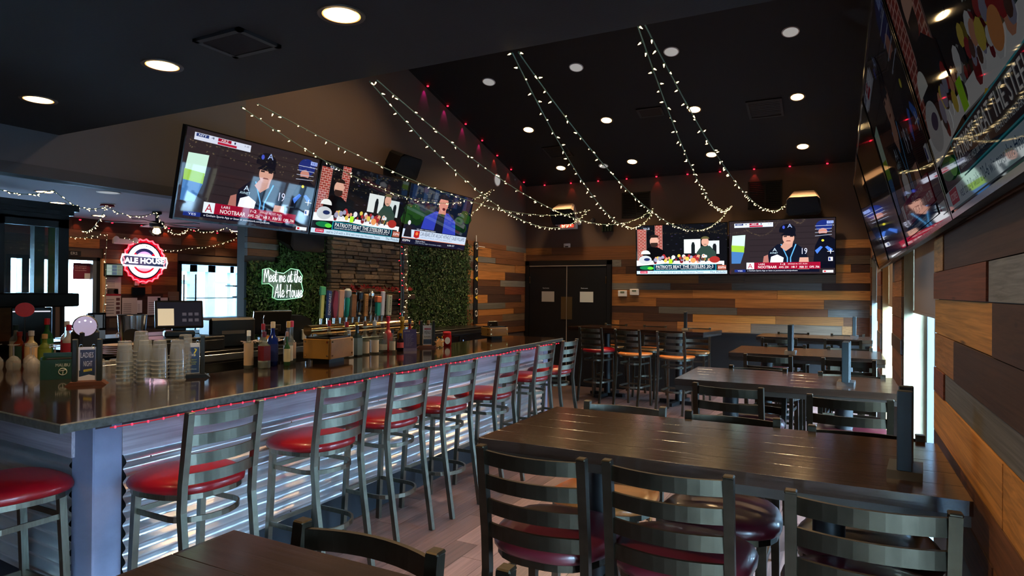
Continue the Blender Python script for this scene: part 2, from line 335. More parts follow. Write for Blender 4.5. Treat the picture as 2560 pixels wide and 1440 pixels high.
for n, (a, c) in enumerate(RWIN):
    jm = JM[(0, 0, 0, 1, 2)[n]]
    b = MB().box(XR-.005, XR+.12, a, a+.02, WZ0, WZ1).box(XR-.005, XR+.12, c-.02, c, WZ0, WZ1).box(XR-.01, XR+.12, a+.02, c-.02, WZ0, WZ0+.025).box(XR, XR+.12, a+.02, c-.02, WZ1-.02, WZ1)
    wn = struct('window_%d' % (n+1), b, jm)
    f = MB(); x0, x1 = XR+.12, XR+.26; y0, y1, ym = a, c, (a+c)/2
    f.box(x0, x1, y0, y0+.06, WZ0, WZ1).box(x0, x1, y1-.06, y1, WZ0, WZ1).box(x0, x1, y0, y1, WZ0, WZ0+.07).box(x0, x1, y0, y1, WZ1-.05, WZ1).box(x0, x1, ym-.03, ym+.03, WZ0, WZ1)
    for q in (.25, .75): f.box(x0, x1-.02, y0+(y1-y0)*q-.02, y0+(y1-y0)*q+.02, WZ0, WZ1)
    ob('window_frame', f, M_ALU, wn)
    for (q0, q1) in ((y0+.06, ym-.03), (ym+.03, y1-.06)): ob('pane', MB().box(x0+.11, x0+.116, q0, q1, WZ0+.07, WZ1-.05), M_GLASS, wn)
    zs = 1.5 if n else .5
    s = ob('roller_shade', MB().box(XR+.05, XR+.054, a+.025, c-.025, zs, WZ1-.06).box(XR+.044, XR+.06, a+.03, c-.03, zs-.01, zs+.005), SHADE, wn)
    ob('shade_roller', MB().tube([(XR+.055, a+.025, WZ1-.05), (XR+.055, c-.025, WZ1-.05)], .025, 10), M_WHITE, s)
# ---- outer left wall (far side of the lounge) with planks, door and windows
b = MB(); y = -4.1
for (a, c, z0, z1) in FWIN:
    b.box(XF-.15, XF, y, a, -.05, 2.7)
    if z0 > .05: b.box(XF-.15, XF, a, c, -.05, z0)
    b.box(XF-.15, XF, a, c, z1, 2.7); y = c
b.box(XF-.15, XF, y, 9.4, -.05, 2.7)
wo = struct('wall_outer_left', b, M_WALL)
rg = random.Random(5); z = 1.0
while z < 2.6:
    hgt = rg.choice((.115, .14, .145)); z1 = min(z+hgt, 2.62); ys = 4.0
    while ys < 9.0:
        ye = ys+.4+rg.random()*1.0; segs = [(ys, ye)]
        for (a, c, q0, q1) in FWIN:
            if z1 > q0-.03 and z < q1+.05:
                ns = []
                for (s0, s1) in segs:
                    if s1 <= a-.06 or s0 >= c+.06: ns.append((s0, s1)); continue
                    if s0 < a-.06: ns.append((s0, a-.06))
                    if s1 > c+.06: ns.append((c+.06, s1))
                segs = ns
        k = rg.choice(['brown', 'dark', 'red', 'brown', 'taupe', 'honey', 'dark'])
        for (s0, s1) in segs:
            if s1-s0 > .03: plank(wo, (XF+.01, (s0+s1)/2, (z+z1)/2), (s1-s0-.004, .02, z1-z-.003), math.pi/2, PLK[k])
        ys = ye
    z = z1
for n, (a, c, z0, z1) in enumerate(FWIN):
    door = n == 4
    b = MB(); t = .045
    b.box(XF-.1, XF+.03, a-.03, a+t-.03, z0, z1+.04).box(XF-.1, XF+.03, c-t+.03, c+.03, z0, z1+.04).box(XF-.1, XF+.03, a-.03, c+.03, z1-.01, z1+.04)
    if not door: b.box(XF-.1, XF+.06, a-.03, c+.03, z0-.03, z0)
    wn = struct('door_2' if door else 'window_%d' % (n+6), b, mat('black_window_frame', (18, 19, 20), .4))
    ob('pane', MB().box(XF-.07, XF-.064, a, c, z0, z1), M_GLASS if n < 5 else glassy('dimming_tint_glass', (146, 156, 160), .0), wn)  # tint added to the wide pane to dim the overbright view outside
    if door: ob('mullion', MB().box(XF-.06, XF+.02, c-.07, c-.01, z0, z1), M_ALU, wn); ob('push_bar', MB().tube([(XF+.03, a+.05, 1.0), (XF+.03, c-.05, 1.0)], .015), M_STEEL, wn)
struct('trim_2', MB().box(XF, XF+.05, 5.72, 5.78, 0, 2.05), wood('pine_post', (210, 160, 110), .8, .6, 6, 2, 0, True, .05))
struct('wall_lounge_end', MB().box(-10.1, XL-.1, 9.3, 9.42, -.05, 2.7), M_WALL)
struct('wall_front', MB().box(-10.1, .66, -4.2, -4.1, -.05, 3.0), M_WALL)
# ---- ceilings
z0, z1 = ceil_z(2.5), ceil_z(YB+.1)
b = MB().add([(XL-.1, 2.5, z0), (XR+.3, 2.5, z0), (XR+.3, YB+.1, z1), (XL-.1, YB+.1, z1), (XL-.1, 2.5, z0+.1), (XR+.3, 2.5, z0+.1), (XR+.3, YB+.1, z1+.1), (XL-.1, YB+.1, z1+.1)],
             [(0,1,2,3),(7,6,5,4),(0,4,5,1),(1,5,6,2),(2,6,7,3),(3,7,4,0)])
struct('ceiling', b, M_CEIL)
struct('ceiling_low', MB().box(XL, XR, -4.1, 2.6, 2.72, 2.8).box(XL, XR, 2.5, 2.6, 2.8, z0+.05), M_CEIL)
struct('ceiling_lounge', MB().box(-10.1, XL-.1, -4.1, 9.4, 2.64, 2.7), M_LROOMCEIL)
# ---- double door in the back wall
MD = mat('black_door_paint', (20, 20, 21), .38)
b = MB().box(-5.04, -4.97, YB-.06, YB+.02, 0, 2.14).box(-3.52, -3.45, YB-.06, YB+.02, 0, 2.14).box(-5.04, -3.45, YB-.06, YB+.02, 2.07, 2.15)
d1 = struct('door_1', b, MD)
for i, (x0, x1) in enumerate(((-4.965, -4.25), (-4.242, -3.525))):
    lf = ob('door_leaf', MB().cbox(x0, x1, YB-.05, YB-.008, .01, 2.065, .004), MD, d1)
    xa = x1-.1 if i == 0 else x0
    ob('push_plate', MB().box(xa, xa+.1, YB-.056, YB-.05, 1.13, 1.52), mat('worn_brass_plate', (150, 132, 96), .35, 1.0), lf)
    xs = (-4.72, -4.0)[i]
    ob('notice_plate', MB().box(xs, xs+.24, YB-.054, YB-.05, 1.43, 1.61), mat('steel_notice' if i == 0 else 'pale_notice', (190, 184, 172) if i == 0 else (236, 240, 232), .35, .3), lf)  # the second leaf's plate is paler than the first
    letter(lf, 'Restrooms', xs+.02, 1.66, YB-.052, .12, .02, M_WHITE)
    hx = x0+.005 if i == 0 else x1-.015
    for hz in (1.75, .3): ob('hinge', MB().box(hx, hx+.012, YB-.058, YB-.05, hz, hz+.12), M_BRASS, lf)
ob('door_gap_strip', MB().box(-4.252, -4.24, YB-.054, YB-.05, .02, 2.05), mat('pale_edge_strip', (190, 180, 165), .4, .6), d1)
ob('door_head_strip', MB().box(-4.96, -3.53, YB-.062, YB-.055, 2.05, 2.062), mat('pale_edge_strip'), d1)
# ---- outside: paving and pale building fronts seen through the windows
struct('ground_outside', MB().box(-30, -10.2, -15, 25, -.3, -.15).box(.7, 25, -20, 25, -.3, -.15), mat('asphalt_paving', (74, 76, 78), .8))
struct('porch_outside', MB().box(-11.6, -11.5, 8.3, 8.46, -.15, 2.6).box(-11.6, -11.5, 8.71, 8.88, -.15, 2.6).box(-11.6, -11.5, 9.24, 9.33, -.15, 2.6).box(-11.6, -11.5, 9.45, 9.9, -.15, 2.6).box(-11.6, -11.5, 7.6, 8.05, -.15, 2.6).box(-11.6, -11.5, 7.0, 10, 1.95, 2.6).box(-11.6, -11.5, 8.88, 9.24, 1.72, 1.77).box(-11.6, -11.5, 7.0, 8.3, 1.7, 1.78).box(-13.6, -13.5, 6, 13, -.15, 1.0), mat('pale_porch_paint', (206, 222, 236), .6))
struct('sky_blocker_outside', MB().box(13.5, 15, -25, 28, -.15, 2.9), mat('dark_sky_blocker', (34, 42, 32), .9, bump=.6, bscale=8))  # unseen dark block added to cut low sky light on the bar front
# ================================================================ STONE, IVY
MST = [mat('stone_%d' % i, c, .85, noise=.35, nscale=9, bump=.5, bscale=30) for i, c in enumerate(((126, 108, 90), (106, 92, 78), (140, 120, 98), (92, 80, 70), (116, 98, 80)))]
sc_ = thing('stone_column', 'stacked ledgestone chimney column between the ivy panels behind the beer taps', 'stone column', (XL, 5.93, 0))
ob('mortar_core', MB().box(0, .08, -.69, .69, 0, 2.34), mat('dark_mortar', (46, 42, 40), .9), sc_)
STM = []
for k in range(5):
    rg = random.Random(40+k); b = MB().cbox(-.5, .5, -.5, .5, -.5, .5, .07)
    b.v = [(x+rg.uniform(-.05, .05), y+rg.uniform(-.06, .06), z+rg.uniform(-.06, .06)) for x, y, z in b.v]; STM.append(b.mesh('stone', [MST[0]]))
rg = random.Random(21); z = 1.02
while z < 2.3:
    h = rg.choice((.032, .04, .048, .06)); y = -.69
    while y < .68:
        l = rg.uniform(.09, .3); y1 = min(y+l, .69)
        if .69-y1 < .06: y1 = .69
        o = bpy.data.objects.new('stone', rg.choice(STM)); o.location = (.1+rg.uniform(-.012, .012), (y+y1)/2, z+h/2); o.scale = (.09, y1-y-.006, h-.006)
        link(o, sc_); o.material_slots[0].link = 'OBJECT'; o.material_slots[0].material = rg.choice(MST); y = y1
    z += h
mantel = thing('mantel_shelf', 'dark wooden mantel shelf across the stone column', 'shelf', (XL+.15, 5.93, 1.5))
ob('board', MB().cbox(0, .16, -.62, .62, 0, .06, .006), wood('dark_mantel', (54, 38, 30), .6, .5), mantel)
for s in (-.5, .5): ob('bracket', MB().prism([(0, 0), (0, -.1), (.1, 0)], s-.02, s+.02), wood('dark_mantel'), mantel)
gl = thing('red_garland', 'garland of deep red flowers lying along the mantel shelf', 'garland', (XL+.23, 5.93, 1.56))
rg = random.Random(9)
for k in range(11):
    b = MB()
    for j in range(7):
        a = j*.9+rg.random(); r = .035+.02*rg.random(); ca, sa = math.cos(a), math.sin(a)
        b.quad([(0, 0, 0), (r*ca-.015*sa, r*sa+.015*ca, .015), (1.5*r*ca, 1.5*r*sa, .03), (r*ca+.015*sa, r*sa-.015*ca, .015)])
    ob('flower', b, mat('red_petals', (140, 14, 30), .7), gl, (rg.uniform(-.04, .04), -.55+k*.11, .03+rg.random()*.04), (rg.uniform(-.5, .5), rg.uniform(.2, 1), 0))
ob('stem', MB().tube([(0, -.6+.1*i, .012+.01*math.sin(i)) for i in range(13)], .008, 6), mat('garland_stem', (30, 40, 22), .8), gl)
IV = mat('ivy_leaf', (50, 80, 28), .6, noise=.55, nscale=14)
def ivy(name, label, rects, seed):
    t = thing(name, label, 'plant wall', (XL, rects[0][0], rects[0][2])); oy, oz = rects[0][0], rects[0][2]
    b = MB()
    for (y0, y1, z0, z1) in rects: b.box(.0, .03, y0-oy, y1-oy, z0-oz, z1-oz)
    ob('backing', b, mat('ivy_backing', (18, 26, 14), .9), t)
    rs = np.random.RandomState(seed); V = []; F = []
    for (y0, y1, z0, z1) in rects:
        n = int((y1-y0)*(z1-z0)*4200); Y = rs.uniform(y0-.01, y1+.01, n)-oy; Z = rs.uniform(z0, z1+.015, n)-oz; X = .03+rs.gamma(2.0, .016, n)
        for x, y, z in zip(X, Y, Z):
            a = rs.uniform(0, 6.28); s = rs.uniform(.012, .024); tl = rs.uniform(-.7, .7, 2); ca, sa = math.cos(a), math.sin(a)
            o = len(V)
            for (p, q) in ((-1, 0), (0, -.55), (1.1, 0), (0, .55)):
                u, v = s*(p*ca-q*sa), s*(p*sa+q*ca); V.append((x+tl[0]*u*.7+tl[1]*v*.7+(.006 if p == 0 else 0), y+u, z+v))
            F.append((o, o+1, o+2, o+3))
    bb = MB(); bb.v = V; bb.f = F; bb.mi = [0]*len(F); bb.sm = [False]*len(F)
    tag(ob('foliage', bb, IV, t), kind='stuff')
ivy('ivy_panel', 'green ivy panel left of the stone column behind the script neon', [(4.23, 5.24, .95, 1.87), (4.6, 5.24, 1.87, 2.35)], 1)
ivy('ivy_panel', 'tall green ivy panel right of the stone column under the third television', [(6.63, 8.26, .95, 2.3)], 2)
# ================================================================ BAR
GRAN = mat('dark_granite_top', (36, 24, 18), .09, spec=.6, coat=.6, noise=.35, nscale=40)
GEDGE = mat('granite_edge', (66, 74, 74), .35, noise=.45, nscale=45)
GALV = mat('galvanised_corrugated_metal', (222, 226, 232), .34, .85, noise=.08, nscale=3)
WASH = wood('whitewashed_board', (150, 140, 148), .72, .55, 1.5, 6, 0, True, .08)
POSTW = wood('blue_grey_post_wood', (112, 116, 138), .75, .5, 1.2, 1.2, 0, False, .05, .3, 1.2)
bar = thing('bar_counter', 'long L-shaped bar with polished dark granite top and corrugated metal front', 'bar counter', (-2.95, 1.66, 0))
O = Vector((-2.95, 1.66, 0))
A_, B_, C_, D_, E_, F_ = (-2.74, 1.42), (-2.89, 6.88), (-3.6, 6.88), (-3.6, 2.42), (-6.2, 2.42), (-6.2, 1.6)
P = [(x-O.x, y-O.y) for x, y in (A_, B_, C_, D_, E_, F_)]; n = 6; b = MB()
zt, zb, ch = 1.07, 1.032, .005
Pi = [(P[0][0]-ch, P[0][1]+ch), (P[1][0]-ch, P[1][1]-ch), (P[2][0]+ch, P[2][1]-ch), (P[3][0]+ch, P[3][1]+ch), (P[4][0]+ch, P[4][1]-ch), (P[5][0]+ch, P[5][1]+ch)]
b.add([(x, y, zt) for x, y in Pi]+[(x, y, zt-ch) for x, y in P]+[(x, y, zb) for x, y in P],
      [tuple(range(6)), tuple(range(17, 11, -1))])
for i in range(6):
    j = (i+1) % 6; b.add([], []); b.f += [(i, i+6, j+6, j), (i+6, i+12, j+12, j+6)]; b.mi += [1, 1]; b.sm += [False, False]
ob('countertop', b, [GRAN, GEDGE], bar)
# local helper: bar front runs along d1 from the post, the short return along d2
d1 = (Vector((-3.09, 6.75, 0))-Vector((-2.95, 1.66, 0))).normalized(); d2 = (Vector((-6.2, 1.84, 0))-Vector((-2.95, 1.66, 0))).normalized()
n1 = Vector((d1.y, -d1.x, 0)); n2 = Vector((d2.y, -d2.x, 0))*-1
if n2.y > 0: n2 = -n2
def corr(d, nrm, s0, s1, z0, z1, per=.066, amp=.012):
    b = MB(); k = int((z1-z0)/per*10); vs = []
    for i in range(k+1):
        z = z0+(z1-z0)*i/k; a = amp*math.sin(2*math.pi*z/per)
        for s in (s0, s1): q = d*s+nrm*(a+amp+.002); vs.append((q.x, q.y, z))
    fs = [(2*i, 2*i+1, 2*i+3, 2*i+2) for i in range(k)]
    b.add(vs, fs, 0, True); return b
for (s0, s1) in ((.14, 1.9), (1.885, 3.55), (3.53, 5.05)): 
    o = ob('corrugated_panel', corr(d1, n1, s0, s1, .23, .845), GALV, bar)
    for z in (.81, .27):
        for k in range(4): q = d1*(s0+.12+k*.45)+n1*.024; ob('screw', MB().lathe([(.004, -.004), (.005, 0), (.003, .004)], 6), M_STEEL, o, (q.x, q.y, z))
for (s0, s1) in ((.14, 1.7), (1.69, 3.2)): ob('corrugated_panel', corr(d2, n2, s0, s1, .23, .845), GALV, bar)
def board(d, nrm, s0, s1, z0, z1, t, m, name, off=0):
    c = d*((s0+s1)/2)+nrm*(t/2+off); plank(bar, (c.x, c.y, (z0+z1)/2), (s1-s0-.004, t, z1-z0), math.atan2(d.y, d.x), m, name)
for (s0, s1) in ((.12, 1.42), (1.42, 3.0), (3.0, 4.3), (4.3, 5.07)): board(d1, n1, s0, s1, .845, .985, .026, WASH, 'band_board')
for (s0, s1) in ((.12, 1.5), (1.5, 3.2)): board(d2, n2, s0, s1, .845, .985, .026, WASH, 'band_board')
DKB = wood('shadow_fascia_board', (46, 42, 44), .7, .6)  # shadow under the bar top is put into this board's dark colour
board(d1, n1, .0, 5.2, .985, 1.031, .022, DKB, 'fascia_board'); board(d2, n2, .0, 3.2, .985, 1.031, .022, DKB, 'fascia_board')
KICK = mat('dark_blue_kick_board', (24, 28, 36), .6)
b = MB(); q0 = -n1*.06; 
b.beam(q0+d1*.05+Vector((0, 0, .12)), q0+d1*5.05+Vector((0, 0, .12)), .02, .24); q2 = -n2*.06; b.beam(q2+d2*.05+Vector((0, 0, .12)), q2+d2*3.2+Vector((0, 0, .12)), .02, .24)
ob('kick_board', b, KICK, bar)
b = MB(); q = -n1*.02; b.beam(q+d1*.0+Vector((0, 0, .635)), q+d1*5.05+Vector((0, 0, .635)), .02, .79); q = -n2*.02; b.beam(q+Vector((0, 0, .635)), q+d2*3.2+Vector((0, 0, .635)), .02, .79)
b.box(-.6, -.3, 5.03, 5.06, .2, 1.03).box(-.67, -.13, 5.03, 5.08, .0, 1.03)
ob('carcass', b, mat('dark_carcass', (26, 26, 28), .7), bar)
ob('corner_post', MB().cbox(-.15, .02, -.005, .125, 0, 1.031, .006), POSTW, bar)
e = d1*5.07; ob('end_post', MB().cbox(e.x-.1, e.x+.03, e.y-.02, e.y+.1, 0, 1.031, .006), POSTW, bar)
# red LED rope under the counter edge
led = thing('led_rope_light', 'red LED rope light strung under the front edge of the bar top', 'rope light', (-2.745, 1.62, 1.02))
dd = (Vector(B_).to_3d()-Vector(A_).to_3d()).normalized(); LE = mat('red_led', (255, 40, 60), .4, emit=(255, 30, 55), es=5); LW = mat('red_led_wire', (160, 20, 34), .5, emit=(255, 20, 50), es=.22)
ob('wire', MB().tube([(dd.x*s-.004, dd.y*s, -.004*math.sin(s*9)) for s in [i*.08 for i in range(65)]], .0028, 6), LW, led)
lm = MB().lathe([(.0025, -.005), (.0045, 0), (.0025, .005)], 6).mesh('led', [LE])
for i in range(70): s = .02+i*.074; ob('led', lm, LE, led, (dd.x*s-.002, dd.y*s, -.004*math.sin(s*9)))
for i in range(5):
    l = lamp('POINT', (dd.x*(.5+i*1.05)-.01, dd.y*(.5+i*1.05), -.03), (.14), (1, .03, .12), led, size=.02)
# inside of the bar: under-bar unit, back bar
ub = thing('underbar_unit', 'black under-bar workstation behind the bar with a steel top', 'workstation', (-3.95, 2.6, 0))
ob('body', MB().box(-.15, .33, 0, 4.1, 0, .8), M_BLACK, ub); ob('worktop', MB().cbox(-.2, .34, -.02, 4.12, .8, .84, .005), M_STEEL, ub)
bb = thing('back_bar_counter', 'black back bar counter with stainless front strip along the ivy wall', 'counter', (-4.6, 2.55, 0))
ob('carcass', MB().box(-.44, .0, 0, 5.6, .06, 1.02), M_BLACK, bb); ob('worktop', MB().cbox(-.45, .02, -.02, 5.6, 1.07, 1.1, .004), mat('black_counter_top', (28, 26, 26), .25), bb)
ob('steel_strip', MB().cbox(-.44, .022, -.015, 2.05, 1.015, 1.07, .003), M_STEEL, bb)
ob('rail', MB().cbox(-.44, .022, 2.05, 5.6, 1.015, 1.07, .003), M_PLASTIC, bb)
for k in range(7):
    dr = ob('cabinet_door', MB().cbox(.001, .018, .03+k*.79, .8+k*.79, .1, 1.0, .004), mat('black_cooler_door', (12, 13, 15), .2), bb)
    ob('handle', MB().tube([(.04, .08+k*.79, .75), (.04, .08+k*.79, .95)], .008), M_STEEL, dr)
# ================================================================ STOOLS
def make_stool(label, seatmat, metal, wooden=False):
    t = thing('bar_stool', label, 'stool')
    sq = [(-.0145, -.0145), (.0145, -.0145), (.0145, .0145), (-.0145, .0145)]
    for s in (-1, 1):
        b = MB().sweep([(s*.18, -.262, 0), (s*.18, -.19, .45), (s*.18, -.168, .66), (s*.18, -.175, .78), (s*.18, -.215, 1.085)], sq, up=(0, 1, 0))
        p = ob('back_post', b, metal, t)
        ob('post_cap', MB().cbox(s*.18-.0155, s*.18+.0155, -.232, -.2, 1.083, 1.092, .003), metal, p)
        ob('front_leg', MB().sweep([(s*.175, .2, 0), (s*.165, .165, .71)], sq, up=(0, 1, 0)), metal, t)
        for y in ((-.262), .2): pass
    slat = [(-.0055, -.0235), (.0055, -.0235), (.0055, .0235), (-.0055, .0235)]
    for k, z in enumerate((1.052, .968, .884, .8)):
        y0 = -.175-(z-.78)/.305*.04
        path = [(-.172+.344*i/10, y0-.036*(1-((i-5)/5)**2), z) for i in range(11)]
        ob('slat', MB().sweep(path, slat), metal, t)
    # seat outline: rounded, wider at the front
    N = 28; out = []
    for i in range(N):
        a = 2*math.pi*i/N; c, s_ = math.cos(a), math.sin(a); r = (abs(c)**2.8+abs(s_)**2.8)**(-1/2.8)
        x, y = .22*r*c, .225*r*s_+.025; x *= 1+.2*(y/.2)*.5; out.append((x, y))
    lay = ([(0.97, .725), (1, .732), (1, .748), (.97, .754), (.6, .752)] if wooden else [(.93, .722), (.99, .73), (1.0, .748), (.97, .764), (.88, .778), (.7, .787), (.35, .791)])
    vs = [(x*k, .02+(y-.02)*k, z) for k, z in lay for x, y in out]; fs = []
    for j in range(len(lay)-1):
        for i in range(N): fs.append((j*N+i, j*N+(i+1) % N, (j+1)*N+(i+1) % N, (j+1)*N+i))
    fs.append(tuple(range(N))[::-1]); fs.append(tuple(range((len(lay)-1)*N, len(lay)*N)))
    ob('seat', MB().add(vs, fs, 0, True).mesh('seat', [seatmat], 1.0), seatmat, t)
    ring = [(-.004, -.012), (.004, -.012), (.004, .012), (-.004, .012)]
    ob('seat_frame', MB().sweep([(x*.92, .01+(y-.01)*.92, .712) for x, y in out], ring, True), metal, t)
    def dring(z, w, yf, yb):
        pts = [(-w, yf, z), (w, yf, z)]+[(w*math.cos(math.radians(a)), -.06+(yb)*math.sin(math.radians(a)), z) for a in range(0, 181, 15)]
        return pts
    ob('upper_ring', MB().sweep(dring(.612, .168, .172, -.125), ring, True), metal, t)
    ob('foot_ring', MB().sweep(dring(.29, .172, .188, -.15), [(-.006, -.0125), (.006, -.0125), (.006, .0125), (-.006, .0125)], True), metal, t)
    return t
WSEAT = wood('honey_seat_wood', (196, 120, 58), .8, .3, 4, 4, .5, False, .05, .5, 9)
ST_RED = make_stool('x', M_RED, M_METAL); ST_BUR = make_stool('x', M_BURG, M_DKMETAL); ST_WOOD = make_stool('x', WSEAT, M_METAL, True)
used = set()
def stool(kind, bx, by, face, label, group, jit=0):
    pr = {'red': ST_RED, 'bur': ST_BUR, 'wood': ST_WOOD}[kind]
    o = pr if kind not in used else copy_tree(pr); used.add(kind)
    rz = {'N': 0, 'S': math.pi, 'W': math.pi/2}[face]+jit
    f = Vector((-math.sin(rz), math.cos(rz), 0)); o.location = Vector((bx, by, 0))+f*.215; o.rotation_euler = (0, 0, rz); o['label'] = label; o['group'] = group
    return o
G = 'ladder-back stools along the bar front'
for i, (x, y, w_) in enumerate(((-2.43, 1.94, 'nearest the corner post'), (-2.465, 2.74, 'second from the corner post'), (-2.5, 3.4, 'third from the corner post'), (-2.48, 4.0, 'fourth from the corner post'), (-2.45, 4.69, 'fifth from the corner post'), (-2.605, 5.77, 'sixth from the corner post'), (-2.61, 6.41, 'last at the far end'))):
    stool('red', x, y, 'W', 'metal ladder-back stool with red seat at the bar, '+w_, G, random.uniform(-.04, .04))
stool('red', -3.2, 1.2, 'N', 'red-seated stool at the short return of the bar, left of the corner post', G)
G = 'ladder-back stools at the high tables'
T = 'dark ladder-back stool '
stool('wood', -.9, 2.88, 'S', 'ladder-back stool with orange wooden seat across the nearest long table', G)
stool('bur', -.42, 2.86, 'S', T+'with burgundy seat, middle of the far side of the nearest long table', G)
stool('bur', .075, 2.785, 'S', T+'by the window side, far side of the nearest long table', G)
stool('bur', -.9, 1.87, 'N', T+'in the foreground, left of three before the nearest table', G)
stool('bur', -.465, 1.895, 'N', T+'in the foreground, middle of three before the nearest table', G)
stool('bur', .06, 1.84, 'N', T+'in the foreground right, closest to the plank wall', G)
stool('bur', -.575, 3.75, 'N', T+'left on the near side of the second table', G, -.1)
stool('bur', .03, 3.64, 'N', T+'right on the near side of the second table, lit by window', G)
stool('bur', -.53, 4.79, 'S', T+'left on the far side of the second table', G, -.1)
stool('bur', .05, 4.72, 'S', T+'right on the far side of the second table', G)
stool('bur', -.56, 5.76, 'N', T+'left on the near side of the third table', G, -.1)
stool('bur', .04, 5.74, 'N', T+'right on the near side of the third table', G, -.08)
stool('bur', -.52, 7.06, 'S', T+'left on the far side of the third table', G)
stool('bur', .06, 7.0, 'S', T+'right on the far side of the third table', G)
stool('bur', -.655, 8.0, 'N', T+'left on the near side of the rearmost window table', G)
stool('bur', .0, 8.17, 'N', T+'right on the near side of the rearmost window table', G)
stool('bur', -.585, 9.3, 'S', T+'left between the rearmost window table and back wall', G)
stool('bur', .055, 9.28, 'S', T+'right between the rearmost window table and back wall', G)
stool('red', -3.27, 8.8, 'N', 'ladder-back stool with red seat, left on the near side of the back-left table', G, -.16)
stool('wood', -2.65, 8.58, 'N', 'wooden-seated stool, middle on the near side of the back-left table', G, -.16)
stool('wood', -2.015, 8.44, 'N', 'wooden-seated stool, right on the near side of the back-left table', G, -.1)
stool('wood', -3.3, 10.08, 'S', 'wooden-seated stool behind the back-left table, nearest the doors', G, -.1)
stool('wood', -2.62, 9.95, 'S', 'wooden-seated stool behind the back-left table, in the middle', G, -.16)
stool('wood', -1.935, 9.8, 'S', 'wooden-seated stool behind the back-left table, its right end', G)
stool('bur', -.9, 1.065, 'S', T+'tucked at the bottom-left table, back to the camera aisle', G)
stool('bur', -.38, 1.065, 'S', T+'at the bottom-left table, only its post tip showing', G)
# ================================================================ TABLES
TW = wood('dark_lacquered_table_wood', (42, 27, 19), .6, .16, 1.8, 3, .5, False, .1, .5, 7)
TWE = wood('dark_table_edge_wood', (40, 31, 24), .7, .4, 1.8, 7, .2, False, .1, .4, 5)
def table(label, x0, x1, y0, y1, rz=0, cols=2):
    cx, cy = (x0+x1)/2, (y0+y1)/2; t = thing('high_table', label, 'table', (cx, cy, 0), rz, 'high pub tables'); L_, W_ = x1-x0, y1-y0
    nb = 5; bw = W_/nb
    for k in range(nb): plank(t, (0, -W_/2+bw*(k+.5), 1.05), (L_, bw-.0015, .04), 0, TW, 'top_board')
    ob('apron', MB().box(-L_/2+.004, L_/2-.004, -W_/2+.004, W_/2-.004, 1.0, 1.031), TWE, t)
    for s in ((-1, 1) if cols == 2 else (0,)):
        xx = s*L_*.27; c = ob('column', MB().lathe([(.055, .05), (.05, .08), (.05, .96), (.1, .985), (.1, 1.0)], 14), M_BLACK, t, (xx, 0, 0))
        f = MB()
        for a in (0, math.pi/2):
            f.beam((-.33*math.cos(a)*.85, -.33*math.sin(a), .03), (.33*math.cos(a)*.85, .33*math.sin(a), .03), .07, .045)
        ob('cross_foot', f, M_BLACK, c)
    return t
table('long dark table filling the right foreground, three stools before it', -1.19, .305, 2.035, 2.765)
table('second dark high table from the camera along the window wall', -.935, .29, 4.03, 4.77)
table('third dark high table from the camera along the window wall', -.92, .315, 6.06, 6.9)
table('fourth dark high table, nearest the corner under the wall televisions', -.96, .31, 8.49, 9.2)
table('dark high table at the back left beside the black doors', -3.745, -1.595, 9.02, 9.77, -.165)
table('dark table cut off by the bottom edge, lower left', -1.21, .3, .24, .99)
